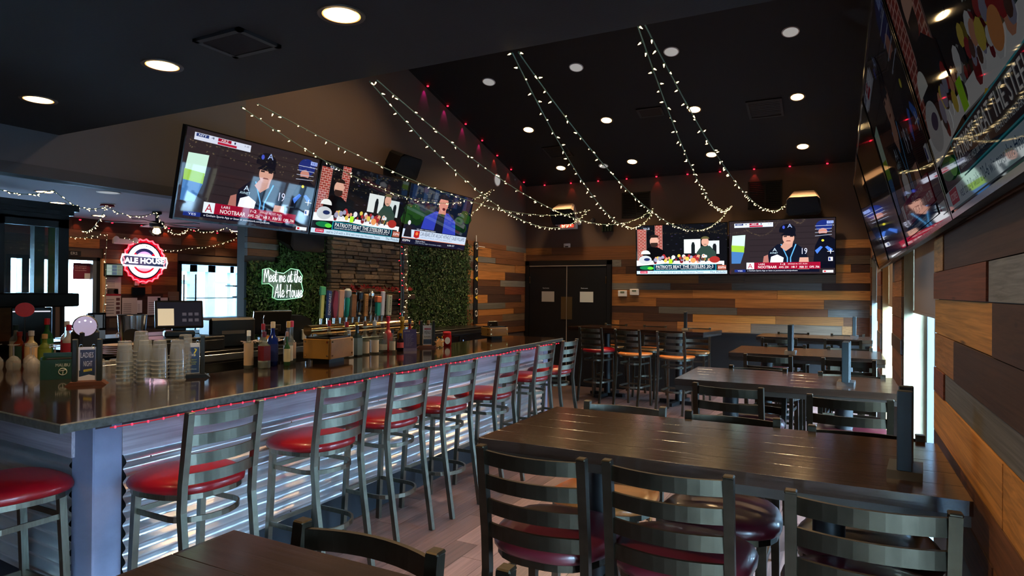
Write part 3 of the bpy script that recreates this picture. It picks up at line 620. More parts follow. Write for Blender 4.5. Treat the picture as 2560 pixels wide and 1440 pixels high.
# ================================================================ TELEVISIONS
def scr(c, es): return mat('screen_%d_%d_%d_%.2f' % (*c, es), (4, 4, 5), .03, emit=c, es=es, spec=.5)
def pic_ball():
    R = []; a = R.append
    a(((42, 34, 38), [(0, 0), (1, 0), (1, 1), (0, 1)]))
    for k in range(7): a(((34, 27, 31), [(.2, .2+k*.11), (1, .2+k*.11), (1, .212+k*.11), (.2, .212+k*.11)]))
    a(((196, 232, 214), [(.02, .48), (.15, .5), (.16, .74), (.03, .73)])); a(((150, 196, 60), [(.02, .4), (.145, .4), (.15, .53), (.02, .55)])); a(((66, 116, 176), [(.02, .2), (.11, .2), (.145, .41), (.02, .43)]))
    a(((8, 10, 24), [(.8, .1), (1, .1), (1, .62), (.93, .7), (.86, .66), (.82, .5)]))
    a(((24, 40, 110), ell(.9, .86, .075, .11))); a(((190, 130, 116), ell(.89, .76, .04, .06))); a(((16, 18, 30), ell(.89, .7, .05, .03)))
    for k in range(4): a(((176, 184, 206), [(.82, .68+k*.06), (.97, .7+k*.055), (.97, .707+k*.055), (.82, .687+k*.06)]))
    a(((232, 220, 60), ell(.89, .6, .012, .02))); a(((70, 120, 220), [(.84, .36), (.89, .48), (.87, .5), (.82, .42)])); a(((70, 120, 220), [(.96, .38), (.91, .48), (.93, .5), (.98, .44)]))
    a(((12, 17, 34), [(.36, .06), (.39, .42), (.47, .55), (.64, .56), (.73, .44), (.79, .06)]))
    a(((92, 170, 232), [(.5, .55), (.51, .55), (.57, .3), (.57, .1), (.56, .1), (.56, .3)])); a(((92, 170, 232), [(.64, .55), (.65, .54), (.6, .3), (.6, .1), (.59, .1), (.59, .3)]))
    a(((206, 156, 138), [(.66, .06), (.68, .3), (.76, .3), (.77, .06)])); a(((238, 240, 246), [(.4, .2), (.52, .18), (.53, .3), (.47, .36), (.41, .32)])); a(((170, 110, 100), [(.33, .2), (.39, .2), (.38, .36), (.34, .33)]))
    a(((196, 146, 128), [(.5, .5), (.55, .42), (.61, .5), (.62, .6), (.54, .6)])); a(((204, 154, 136), ell(.575, .66, .055, .11))); a(((12, 14, 26), ell(.565, .8, .078, .12, 20, -15, 195)+[(.64, .73), (.65, .69), (.5, .71)]))
    a(((60, 80, 190), ell(.53, .86, .012, .03))); a(((120, 60, 50), [(.55, .6), (.6, .6), (.59, .615), (.56, .615)])); a(((30, 24, 30), [(.53, .68), (.56, .68), (.56, .7), (.53, .7)])); a(((30, 24, 30), [(.59, .68), (.62, .68), (.62, .7), (.59, .7)]))
    a(((150, 12, 44), [(.24, .09), (.87, .09), (.87, .215), (.24, .215)])); a(((224, 234, 244), [(.17, .09), (.245, .09), (.245, .215), (.17, .215)]))
    a(((26, 44, 120), [(.05, .035), (.16, .035), (.16, .085), (.05, .085)])); a(((12, 14, 34), [(.16, .035), (.86, .035), (.86, .085), (.16, .085)]))
    a(((206, 212, 230), [(.05, .88), (.43, .88), (.43, .96), (.05, .96)])); a(((40, 56, 110), [(.06, .92), (.14, .92), (.14, .955), (.06, .955)])); a(((150, 16, 44), [(.2, .92), (.29, .92), (.29, .955), (.2, .955)])); a(((170, 26, 54), [(.2, .885), (.33, .885), (.33, .912), (.2, .912)]))
    a(((232, 236, 240), [(.89, .02), (.985, .02), (.985, .065), (.89, .065)])); a(((200, 20, 40), [(.9, .03), (.92, .03), (.92, .055), (.9, .055)]))
    a(((236, 240, 248), [(.94, .23), (.98, .23), (.98, .3), (.94, .3)])); a(((30, 50, 130), [(.945, .24), (.962, .24), (.958, .29), (.945, .29)])); a(((236, 240, 248), [(.957, .36), (.963, .36), (.963, .44), (.957, .44)])); a(((236, 240, 248), [(.93, .397), (.99, .397), (.99, .405), (.93, .405)]))
    a(((150, 170, 230), [(.925, .9), (.985, .9), (.985, .95), (.925, .95)]))
    Tx = [('A', .183, .105, .048, .09, (170, 20, 44)), ('LARS', .29, .168, .06, .03, (235, 235, 240)), ('NOOTBAAR', .285, .105, .18, .048, (255, 255, 255)), ('1-2', .5, .165, .045, .035, (255, 255, 255)), ('SINGLE IN 1ST, RUN', .57, .168, .18, .028, (235, 205, 210)),
          ('AVG .234', .485, .108, .09, .036, (255, 255, 255)), ('HR 7', .605, .108, .05, .036, (255, 255, 255)), ('RBI 31', .68, .108, .07, .036, (255, 255, 255)), ('OPS .706', .77, .108, .09, .036, (255, 255, 255)),
          ('e Gotham Sports App or listen at yesnetwork.com/podcasts', .18, .044, .48, .032, (225, 228, 240)), ('YES', .08, .048, .05, .024, (220, 228, 250)), ('NYY', .075, .925, .05, .025, (235, 240, 250)), ('4', .155, .925, .02, .025, (20, 24, 60)), ('ARZ', .22, .925, .05, .025, (245, 225, 230)), ('1', .31, .925, .01, .025, (20, 24, 60)), ('1-0', .385, .925, .03, .02, (60, 60, 90)),
          ('19', .7, .36, .05, .11, (210, 214, 240)), ('A', .425, .42, .04, .06, (200, 220, 240)), ('AVNET', .4, .375, .075, .03, (190, 220, 235)), ('A', .565, .85, .045, .07, (150, 170, 220)), ('YES', .93, .91, .05, .03, (40, 60, 140)), ('7th inning', .92, .86, .07, .02, (200, 210, 230))]
    return R, Tx
def pic_show():
    R = []; a = R.append; rg = random.Random(4)
    a(((12, 13, 18), [(0, 0), (1, 0), (1, 1), (0, 1)]))
    for k in range(40):
        x, y = rg.uniform(.34, 1), rg.uniform(.45, .97); c = rg.choice(((30, 34, 60), (46, 46, 52), (26, 30, 34), (50, 40, 70))); a((c, [(x, y), (x+.02, y), (x+.02, y+.012), (x, y+.012)]))
    for (x0, x1, y0, y1) in ((.01, .115, .2, .93), (.215, .3, .3, 1)):
        a(((196, 150, 140), [(x0, y0), (x1, y0), (x1, y1), (x0, y1)])); y = y0; r = 0
        while y < y1-.02:
            x = x0-(.02 if r % 2 else 0)
            while x < x1:
                xa, xb = max(x, x0)+.002, min(x+.042, x1)-.002
                if xb > xa: a(((140+rg.randint(-14, 14), 58, 50), [(xa, y+.003), (xb, y+.003), (xb, y+.028), (xa, y+.028)]))
                x += .044
            y += .032; r += 1
    a(((6, 6, 9), [(.06, .22), (.08, .45), (.14, .56), (.24, .56), (.32, .48), (.35, .2)])); a(((210, 162, 142), ell(.205, .68, .05, .1))); a(((34, 24, 22), ell(.205, .755, .055, .06, 20, 0, 180))); a(((50, 34, 30), ell(.205, .605, .042, .045, 20, 180, 360)+[(.245, .65), (.165, .65)]))
    a(((214, 222, 220), [(.54, .42), (.72, .42), (.72, .7), (.54, .7)])); a(((204, 214, 214), [(.8, .4), (.92, .4), (.92, .66), (.8, .66)])); a(((20, 26, 30), [(.62, .4), (.66, .4), (.66, .58), (.65, .64), (.63, .64), (.62, .58)])); a(((20, 26, 30), [(.85, .4), (.89, .4), (.89, .56), (.88, .6), (.86, .6), (.85, .56)]))
    a(((44, 66, 58), [(.65, .22), (.68, .44), (.73, .56), (.82, .56), (.88, .44), (.9, .22)])); a(((208, 158, 138), ell(.77, .64, .04, .085))); a(((90, 84, 52), ell(.77, .7, .045, .05, 20, 0, 180))); a(((150, 120, 100), [(.755, .58), (.785, .58), (.785, .6), (.755, .6)]))
    a(((236, 238, 240), [(0, .18), (.34, .22), (.97, .17), (.97, .26), (0, .29)])); a(((30, 30, 36), [(.4, .09), (.95, .09), (.95, .2), (.4, .2)]))
    a(((228, 230, 226), ell(.105, .42, .055, .08, 20, 0, 180))); a(((196, 200, 204), ell(.1, .3, .075, .09))); a(((30, 44, 90), ell(.12, .31, .035, .03)))
    for k in range(70):
        x, y = rg.uniform(.2, .82), rg.uniform(.24, .38); s = rg.uniform(.012, .028)
        a((rg.choice(((220, 222, 226), (160, 40, 46), (216, 150, 120), (40, 40, 48), (150, 150, 176), (214, 190, 80), (90, 60, 50), (120, 30, 40))), ell(x, y, s*.8, s*1.5, 9)))
    a(((170, 240, 40), [(.37, .22), (.41, .22), (.41, .31), (.37, .31)])); a(((238, 196, 40), [(.49, .12), (.55, .12), (.55, .19), (.52, .21), (.49, .19)])); a(((160, 44, 40), ell(.87, .29, .055, .065))); a(((230, 150, 90), ell(.64, .28, .03, .05)))
    a(((20, 120, 70), ell(.11, .14, .075, .04))); a(((90, 210, 60), ell(.16, .13, .035, .03)))
    a(((40, 190, 210), [(.2, .08), (.885, .08), (.885, .2), (.2, .2)])); a(((10, 36, 58), [(.205, .085), (.88, .085), (.88, .195), (.205, .195)]))
    a(((196, 220, 236), [(0, .01), (1, .01), (1, .075), (0, .075)])); a(((190, 20, 60), [(.04, .022), (.125, .022), (.125, .073), (.04, .073)])); a(((170, 90, 70), [(.9, .09), (.99, .09), (.99, .18), (.9, .18)]))
    Tx = [('PATRIOTS BEAT THE STEELERS 20-3', .225, .128, .63, .058, (255, 255, 255)), ('DRAKE MAYE 14/23 200 YDS 2 INT', .225, .1, .24, .018, (220, 232, 240)), ('TREVEYON HENDERSON 10 CAR 70 YDS 1 TD', .5, .1, .34, .018, (220, 232, 240)),
          ('ved to 2-0 with a 20-6 win over the Houston Texans', .15, .026, .6, .036, (30, 70, 110)), ('The Philadel', .82, .024, .17, .04, (20, 50, 90)), ('SCORES', .05, .035, .065, .024, (255, 220, 230)), ('ESPN', .91, .115, .075, .04, (250, 240, 240)), ('9.21.25', .085, .92, .07, .04, (210, 225, 250))]
    return R, Tx
def pic_talk():
    R = []; a = R.append; rg = random.Random(8)
    a(((14, 22, 40), [(0, 0), (1, 0), (1, 1), (0, 1)]))
    for k in range(26): x, y = rg.choice((rg.uniform(0, .35), rg.uniform(.68, 1))), rg.uniform(.35, .68); a((rg.choice(((18, 46, 20), (30, 66, 24), (12, 34, 18))), ell(x, y, .07, .09, 8)))
    for k in range(14): x = rg.uniform(0, 1); a(((180, 160, 110), ell(x, rg.uniform(.62, .74), .006, .006, 6)))
    for k in range(6): a(((24, 40, 70), [(.04+k*.16, .74), (.1+k*.16, .74), (.1+k*.16, 1), (.04+k*.16, 1)]))
    a(((48, 62, 176), [(.24, .26), (.27, .5), (.42, .63), (.62, .63), (.76, .5), (.8, .26)])); a(((16, 20, 40), [(.44, .26), (.46, .62), (.57, .62), (.58, .26)])); a(((196, 126, 110), [(.46, .6), (.58, .6), (.57, .72), (.47, .72)])); a(((206, 136, 120), ell(.52, .78, .075, .13))); a(((30, 22, 26), ell(.515, .86, .08, .09, 20, 0, 180))); a(((90, 26, 30), ell(.535, .69, .025, .025)))
    a(((205, 220, 240), [(0, .1), (1, .1), (1, .25), (0, .25)])); a(((226, 130, 90), [(0, .095), (1, .095), (1, .105), (0, .105)])); a(((14, 18, 44), [(0, .0), (1, .0), (1, .095), (0, .095)])); a(((18, 24, 52), [(.18, .25), (.5, .25), (.5, .29), (.18, .29)]))
    a(((24, 24, 34), [(.02, .12), (.03, .27), (.07, .34), (.11, .27), (.13, .12)])); a(((226, 226, 232), ell(.07, .36, .02, .04))); a(((180, 30, 34), [(.16, .13), (.2, .11), (.24, .13), (.24, .24), (.16, .24)])); a(((240, 120, 60), ell(.2, .19, .02, .03)))
    Tx = [('CAN BEARS STAY AFLOAT WITHOUT CALEB WILLIAMS?', .25, .165, .73, .07, (20, 36, 84)), ('CHICAGO AT DALLAS, HURTS AND BARKLEY NEXT', .26, .125, .5, .025, (90, 120, 170)), ('NFL WEEK 3 / MONDAYS BEARS 3', .19, .258, .28, .02, (225, 230, 240)), ('ESPN', .02, .04, .1, .035, (250, 250, 250)), ('Giants at Bears', .2, .055, .14, .025, (210, 214, 230)), ('LIVE Monday Night Countdown tonight', .2, .02, .4, .022, (190, 200, 220)), ('6:00 ET', .7, .04, .12, .03, (220, 226, 240))]
    return R, Tx
PICS = {'ball': pic_ball, 'show': pic_show, 'talk': pic_talk}
def tv(label, bl, br, up, pic=None, es=1.0, group='wall-mounted televisions'):
    bl, br, up = Vector(bl), Vector(br), Vector(up); X = (br-bl).normalized(); Z = up.normalized(); Y = Z.cross(X); W, Hh = (br-bl).length, up.length
    t = thing('television', label, 'television', group=group); m = Matrix.Identity(4)
    for i, a in enumerate((X, Y, Z)):
        for j in range(3): m[j][i] = a[j]
    m.translation = bl; t.matrix_world = m
    bz = .011
    b = MB().box(0, W, .008, .045, 0, Hh).box(.15*W, .85*W, .045, .07, .1*Hh, .7*Hh)
    ob('housing', b, M_PLASTIC, t)
    b = MB().box(0, W, 0, .008, 0, bz*1.4).box(0, W, 0, .008, Hh-bz, Hh).box(0, bz, 0, .008, bz*1.4, Hh-bz).box(W-bz, W, 0, .008, bz*1.4, Hh-bz)
    ob('bezel', b, mat('black_gloss_bezel', (10, 10, 11), .15), t)
    ob('bracket', MB().box(.4*W, .6*W, .07, .1, .35*Hh, .55*Hh), M_BLACK, t)
    x0, z0, w_, h_ = bz, bz*1.4, W-2*bz, Hh-2.4*bz
    s = ob('screen', MB().quad([(x0, .004, z0), (x0+w_, .004, z0), (x0+w_, .004, z0+h_), (x0, .004, z0+h_)]), M_SCREENOFF, t)
    if pic:
        R, Tx = PICS[pic](); b = MB(); ms = []; ix = {}
        for i, (c, poly) in enumerate(R):
            if c not in ix: ix[c] = len(ms); ms.append(scr(c, es))
            b.quad([(x0+w_*px, .0036-.004*i/len(R), z0+h_*pz) for px, pz in poly], ix[c])
        ob('broadcast_picture', b, ms, s)
        for (tx, px, pz, tw, th_, c) in Tx: letter(s, tx, x0+w_*px, z0+h_*pz, -.001, w_*tw, h_*th_, scr(c, es), 'screen_lettering')
    return t
LT = (.16, 0, .73)
tv('large television over the back bar showing baseball, leftmost of its row of three', (-4.7, 3.235, 2.16), (-4.7, 4.675, 2.16), LT, 'ball', 1.1)
tv('television over the back bar showing two hosts at a cluttered desk, middle of three', (-4.7, 4.69, 2.16), (-4.7, 6.13, 2.16), LT, 'show', 1.1)
tv('television over the back bar showing a man in blue suit, right of three', (-4.7, 6.145, 2.16), (-4.7, 7.6, 2.16), LT, 'talk', 1.1)
tv('left back-wall television showing the two talk-show hosts', (-3.0, 10.2, 1.88), (-1.565, 10.2, 1.88), (0, -.06, .81), 'show', 1.5)
tv('right back-wall television showing the baseball game', (-1.55, 10.2, 1.88), (-.09, 10.2, 1.88), (0, -.06, .82), 'ball', 1.5)
RU = (-.207, 0, .783); RX = .285
tv('nearest tilted television on the window wall, lettering seen at a steep angle', (RX, 2.25, 1.83), (RX, .79, 1.83), RU, 'show', .07)
tv('second tilted television on the window wall reflecting the back screens', (RX, 3.72, 1.83), (RX, 2.265, 1.83), RU, 'ball', .05)
tv('third tilted dark television on the window wall', (RX, 5.19, 1.83), (RX, 3.735, 1.83), RU)
tv('farthest tilted dark television on the window wall reflecting the planks', (RX, 6.66, 1.83), (RX, 5.205, 1.83), RU)
# ================================================================ CEILING AND WALL FIXTURES
WARM = (1.0, .66, .34)
LENS = mat('glowing_lamp_lens', (255, 240, 220), .5, emit=(255, 214, 150), es=22, nosample=False); TRIM = mat('downlight_trim', (60, 50, 44), .5); WTRIM = mat('glowing_baffle', (220, 170, 110), .5, emit=(255, 170, 80), es=.9)
tilt = math.atan(SLOPE)
def downlight(label, loc, rx=0, energy=60, group='recessed ceiling downlights', spot=115, r=.075):
    t = thing('downlight', label, 'downlight', loc, 0, group); t.rotation_euler = (rx, 0, 0)
    ob('trim_ring', MB().lathe([(r*1.02, -.004), (r*1.25, -.006), (r*1.28, 0), (r*1.02, 0)], 28, cap0=False, cap1=False), TRIM, t)
    ob('baffle', MB().lathe([(r*1.02, -.004), (r*.93, .0), (r*.9, .0)], 28, cap0=False, cap1=False), WTRIM, t)
    ob('lens', MB().lathe([(r*.93, -.0035), (r*.5, -.006), (.001, -.007)], 28, cap0=True, cap1=False), LENS, t)
    lamp('SPOT', (0, 0, -.02), energy, WARM, t, (0, 0, -1), .07, spot, .7)
    return t
for i, (x, y, n) in enumerate(((-1.8, 1.96, 'nearest glowing downlight in the low dark ceiling, top centre'), (-3.01, 2.01, 'glowing downlight in the low ceiling above the bar corner'), (-4.22, 2.05, 'leftmost glowing downlight in the low dark ceiling'))):
    downlight(n, (x, y, 2.72), energy=85)
for x, y in ((-.6, 1.96), (-1.8, .2), (-3.01, .2), (-.6, .2)): downlight('warm downlight in the low ceiling out of view above the camera', (x, y, 2.72), energy=46, group='downlights above the camera')
for j, y in enumerate((8.5, 9.73)):
    for i, x in enumerate((-4.15, -2.94, -1.735, -.505)):
        downlight('warm downlight in the sloped ceiling, %s row, %s from the left wall' % (('upper', 'lower')[j], ('first', 'second', 'third', 'fourth')[i]), (x, y, ceil_z(y)), -tilt, 150)
for j, y in enumerate((4.82, 6.05)):  # extra unseen downlight rows added to warm the bar, tables and stone
    for i, x in enumerate((-4.15, -2.94, -1.735, -.505)): downlight('added warm downlight in the sloped ceiling, unseen above the low ceiling edge', (x, y, ceil_z(y)), -tilt, 100, 'added downlights unseen above the low ceiling')
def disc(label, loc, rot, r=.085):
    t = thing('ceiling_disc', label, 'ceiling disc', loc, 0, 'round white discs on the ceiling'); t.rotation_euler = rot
    ob('rim', MB().lathe([(r*.9, -.006), (r, -.008), (r*1.05, 0)], 28, cap0=False), M_WHITE, t); ob('grille', MB().lathe([(r*.9, -.006), (.001, -.009)], 28, cap0=False, cap1=False), mat('white_disc_painted_glow', (215, 215, 212), .7, emit=(205, 205, 200), es=.42), t)  # glow put into the disc face to make it bright; not a lamp
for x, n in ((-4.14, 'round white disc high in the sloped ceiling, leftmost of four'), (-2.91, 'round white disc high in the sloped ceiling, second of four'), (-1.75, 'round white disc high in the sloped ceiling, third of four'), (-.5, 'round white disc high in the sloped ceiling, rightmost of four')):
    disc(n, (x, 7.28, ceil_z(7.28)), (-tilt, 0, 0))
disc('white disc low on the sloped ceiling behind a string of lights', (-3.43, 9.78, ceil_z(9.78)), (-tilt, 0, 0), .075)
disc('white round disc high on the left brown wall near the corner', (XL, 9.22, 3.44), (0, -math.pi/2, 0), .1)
VENT = mat('dark_vent_metal', (44, 42, 42), .5, .3)
def ceil_vent(label, loc, rx, w_, d_, n=9, border=.03):
    t = thing('ceiling_vent', label, 'vent', loc); t.rotation_euler = (rx, 0, 0)
    b = MB().box(-w_/2, w_/2, -d_/2, -d_/2+border, -.014, 0).box(-w_/2, w_/2, d_/2-border, d_/2, -.014, 0).box(-w_/2, -w_/2+border, -d_/2, d_/2, -.014, 0).box(w_/2-border, w_/2, -d_/2, d_/2, -.014, 0)
    ob('frame', b, VENT, t); ob('backing', MB().box(-w_/2+border, w_/2-border, -d_/2+border, d_/2-border, -.003, 0), M_BLACK, t)
    for k in range(n):
        y = -d_/2+border+(d_-2*border)*(k+.5)/n; ob('slat', MB().beam((-w_/2+border, y, -.008), (w_/2-border, y, -.008), .012, .003, (0, .6, 1)), VENT, t)
ceil_vent('dark louvred vent in the low ceiling between the downlights', (-2.42, 1.97, 2.72), 0, .3, .23, 10, .025)
ceil_vent('dark square diffuser in the sloped ceiling at the right', (-.89, 8.67, ceil_z(8.67)), -tilt, .42, .42)
ceil_vent('dark rectangular diffuser in the middle of the sloped ceiling', (-2.3, 8.43, ceil_z(8.43)), -tilt, .34, .22)
ceil_vent('dark diffuser at the left of the sloped ceiling', (-3.98, 9.2, ceil_z(9.2)), -tilt, .4, .36)
for n, (x0, z0) in (('left louvred return grille high on the back wall', (-3.28, 2.84)), ('right louvred return grille high on the back wall', (-1.29, 2.88))):
    t = thing('wall_grille', n, 'vent', (x0, YB, z0)); w_, h_ = .48, .42
    ob('frame', MB().box(0, w_, -.012, 0, 0, .02).box(0, w_, -.012, 0, h_-.02, h_).box(0, .02, -.012, 0, 0, h_).box(w_-.02, w_, -.012, 0, 0, h_).box(w_/2-.008, w_/2+.008, -.013, 0, 0, h_), VENT, t)
    ob('backing', MB().box(.02, w_-.02, -.003, 0, .02, h_-.02), M_BLACK, t)
    for k in range(14): z = .03+k*(h_-.06)/13.; ob('slat', MB().beam((.02, -.008, z), (w_-.02, -.008, z), .003, .014, (0, .7, 1)), VENT, t)
SPK = mat('cream_speaker_case', (196, 168, 150), .55); GRL = mat('black_speaker_grille', (12, 12, 13), .8, bump=.4, bscale=400)
def speaker(label, loc, rz, dn=.6):
    t = thing('wall_speaker', label, 'speaker', loc, rz, 'wall-mounted speakers')
    SPM = SPK if 'cream' in label else M_PLASTIC
    front = [(-.235, -.1), (-.2, -.15), (.2, -.15), (.235, -.1), (.22, .1), (.18, .14), (-.18, .14), (-.22, .1)]; back = [(x*.72, z*.7+.02) for x, z in front]; n = 8
    M = Matrix.Rotation(dn, 4, 'X'); vs = [M @ Vector((x, -.3, z)) for x, z in front]+[M @ Vector((x, -.06, z)) for x, z in back]
    ob('case', MB().add(vs, [tuple(range(n, 2*n))[::-1]]+[(i, i+n, (i+1) % n+n, (i+1) % n) for i in range(n)]), SPM, t)
    g = [M @ Vector((x*.97, -.302-.02*(1 if abs(x) < .21 else 0), z*.97)) for x, z in front]; ob('grille', MB().add(g, [tuple(range(n))]), GRL, t)
    ob('bracket', MB().box(-.03, .03, -.1, 0, -.02, .04), M_BLACK, t)
speaker('cream-topped speaker on the back wall above the exit sign', (-4.25, YB, 3.06), 0)
speaker('cream-topped speaker on the back wall above the right television', (-.51, YB, 3.04), 0)
speaker('dark speaker on the left wall above the middle bar television', (XL, 6.45, 3.27), math.pi/2, .45)
speaker('dark speaker under the left bar televisions beside the ivy', (XL, 4.75, 2.17), math.pi/2, .1)
t = thing('exit_sign', 'lit red EXIT sign with two lamp heads over the black double doors', 'exit sign', (-4.235, YB-.03, 2.69))
ob('housing', MB().cbox(-.17, .17, -.05, .03, 0, .21, .008), M_WHITE, t); ob('panel', MB().box(-.12, .12, -.053, -.05, .03, .18), mat('red_exit_panel', (230, 60, 40), .5, emit=(255, 70, 50), es=1.6), t)
letter(t, 'EXIT', -.1, .045, -.055, .2, .12, mat('exit_letter', (255, 200, 180), .5, emit=(255, 200, 170), es=2), bold=.02)
for s in (-1, 1): ob('lamp_head', MB().lathe([(.02, -.05), (.045, -.03), (.045, .0), (.02, .02)], 12), M_WHITE, t, (s*.2, -.03, .11), (math.pi/2, 0, 0))
t = thing('motion_sensor', 'small white sensor box above the left black door', 'sensor', (-4.26, YB, 2.41)); ob('case', MB().cbox(-.06, .06, -.03, 0, -.035, .035, .006), M_WHITE, t); ob('lens', MB().cbox(-.03, .03, -.033, -.03, -.03, -.01, .001), M_PLASTIC, t)
t = thing('security_camera', 'small dome security camera on the back wall right of the exit sign', 'camera', (-3.78, YB, 2.84)); ob('mount', MB().lathe([(.03, 0), (.03, .03)], 12), M_PLASTIC, t, rot=(math.pi/2, 0, 0)); ob('barrel', MB().lathe([(.025, 0), (.028, .08), (.02, .085)], 12), mat('grey_plastic', (90, 88, 86), .5), t, (0, -.03, 0), (math.pi/2+.4, 0, 0))
t = thing('flood_fixture', 'small dark finned light fixture on the back wall above the doors', 'light fixture', (-3.52, YB-.02, 2.69))
ob('case', MB().cbox(-.1, .1, -.03, .02, -.07, .07, .006), M_PLASTIC, t)
for k in range(4): ob('fin', MB().box(-.085+k*.047, -.06+k*.047, -.06, -.03, -.06, .06), mat('dark_green_fin', (30, 44, 34), .4), t)
for n, x, z in (('white thermostat on the plank wall right of the doors, left one', -3.25, 1.59), ('white thermostat on the plank wall right of the doors, right one', -3.05, 1.615)):
    t = thing('thermostat', n, 'thermostat', (x, YB-.026, z)); ob('case', MB().cbox(-.075, .075, -.025, 0, -.055, .045, .006), M_WHITE, t); ob('display', MB().box(-.035, .035, -.027, -.025, 0, .03), mat('lcd_green', (110, 120, 100), .3), t)
# ---------------- LED pucks along the main room ceiling edge
def puck(parent, loc, m): return ob('led_puck', PUCK, m, parent, loc)
PUCK = MB().lathe([(.014, 0), (.013, -.012), (.002, -.016)], 10).mesh('led_puck', [LE])
PK = mat('pink_led', (255, 60, 200), .4, emit=(255, 40, 190), es=9); RDL = mat('scarlet_led', (255, 40, 30), .4, emit=(255, 36, 26), es=9)
t = thing('eave_led_string', 'row of pink to red LED pucks along the left wall ceiling edge', 'led lights', (XL+.06, 7.13, 0))
for k in range(7):
    y = 7.14+k*.492; puck(t, (0, y-7.13, ceil_z(y)-.01), PK if k < 4 else RDL)
    lamp('SPOT', (-.02, y-7.13, ceil_z(y)-.03), 1.6, (1, .02, .5-.06*k) if k < 4 else (1, .05, .05), t, (-.25, 0, -1), .01, 60, .5)
ob('wire', MB().tube([(0, -.1, ceil_z(7.03)), (0, 3.1, ceil_z(10.23))], .003, 6), M_BLACK, t)
t = thing('eave_led_string', 'row of red LED pucks along the top of the back wall', 'led lights', (-4.68, YB-.05, 3.49))
for k in range(10): puck(t, (k*.497, 0, .0), RDL); 
for k in (1, 4, 7): lamp('SPOT', (k*.497, .0, -.03), .8, (1, .05, .04), t, (0, .3, -1), .01, 60, .5)
ob('wire', MB().tube([(-.3, 0, .012), (4.9, 0, .012)], .003, 6), M_BLACK, t)
# ================================================================ STRING LIGHTS
BLIT = mat('fairy_bulb', (255, 236, 190), .4, emit=(255, 222, 160), es=5); BHOLD = mat('green_bulb_holder', (70, 110, 90), .5); SWIRE = mat('green_white_wire', (96, 128, 108), .6); BRED = mat('red_fairy_bulb', (255, 50, 50), .4, emit=(255, 30, 40), es=8)
def bulb_mesh(m, s=.85): return MB().lathe([(.0045*s, 0), (.0045*s, .013*s)], 6, mi=1).lathe([(.0038*s, .013*s), (.0045*s, .02*s), (.001*s, .034*s)], 6).mesh('bulb', [m, BHOLD])
BM = bulb_mesh(BLIT); BMR = bulb_mesh(BRED); BMS = bulb_mesh(BLIT, 1.0)
def strand(label, pts, step=.11, seed=0, wire=.0032, group='strings of fairy lights', bm=None, hang=.2):
    rg = random.Random(seed); P_ = [Vector(p) for p in pts]; o0 = P_[0].copy(); t = thing('string_light', label, 'string lights', o0, 0, group)
    ob('wire', MB().tube([p-o0 for p in P_], wire, 5), SWIRE, t)
    acc = 0
    for a, c in zip(P_, P_[1:]):
        d = (c-a); L_ = d.length
        if L_ < 1e-6: continue
        s = (step-acc) if acc else 0
        while s < L_:
            q = a+d*(s/L_)-o0; dr = Vector((rg.uniform(-1, 1), rg.uniform(-1, 1), rg.uniform(-1, hang))).normalized()
            o = ob('bulb', bm or BM, BLIT, t, q); o.rotation_euler = dr.to_track_quat('Z', 'Y').to_euler(); s += step*rg.uniform(.75, 1.25)
        acc = 0
    return t
def sag(a, b_, s, n=36):
    a, b_ = Vector(a), Vector(b_); return [a+(b_-a)*(i/n)-Vector((0, 0, 4*s*(i/n)*(1-i/n))) for i in range(n+1)]
for k, (a, c, s, n) in enumerate((((-3.17, 2.61, 2.69), (-5.05, 9.02, 3.26), .38, 'fairy light string from above the baseball television to the left wall hook'),
    ((-3.03, 2.61, 2.69), (-3.85, 10.27, 3.02), .32, 'fairy light string from above the baseball television to the exit sign speaker'),
    ((-2.2, 2.61, 2.7), (-3.85, 10.27, 3.02), .52, 'fairy light string dipping lowest in front of the exit sign'),
    ((-2.15, 2.61, 2.7), (-2.73, 10.27, 2.98), .48, 'fairy light string crossing the white wall disc to the left grille'),
    ((-1.36, 2.61, 2.71), (-2.73, 10.27, 2.98), .54, 'left string of the centre pair of fairy lights'),
    ((-1.33, 2.61, 2.71), (-1.54, 10.27, 2.95), .58, 'right string of the centre pair, dipping over the left back television'),
    ((-.77, 2.61, 2.73), (-1.54, 10.27, 2.95), .34, 'left string of the rightmost pair of fairy lights'),
    ((-.74, 2.61, 2.73), (-.76, 10.27, 2.93), .36, 'right string of the rightmost pair, ending at the speaker'))):
    strand(n, sag(a, c, s), .15, k)
strand('short fairy light string hanging from the left wall hook beside the third bar television', sag((-5.03, 9.0, 3.24), (-4.95, 7.7, 2.5), .06, 12), .06, 20)
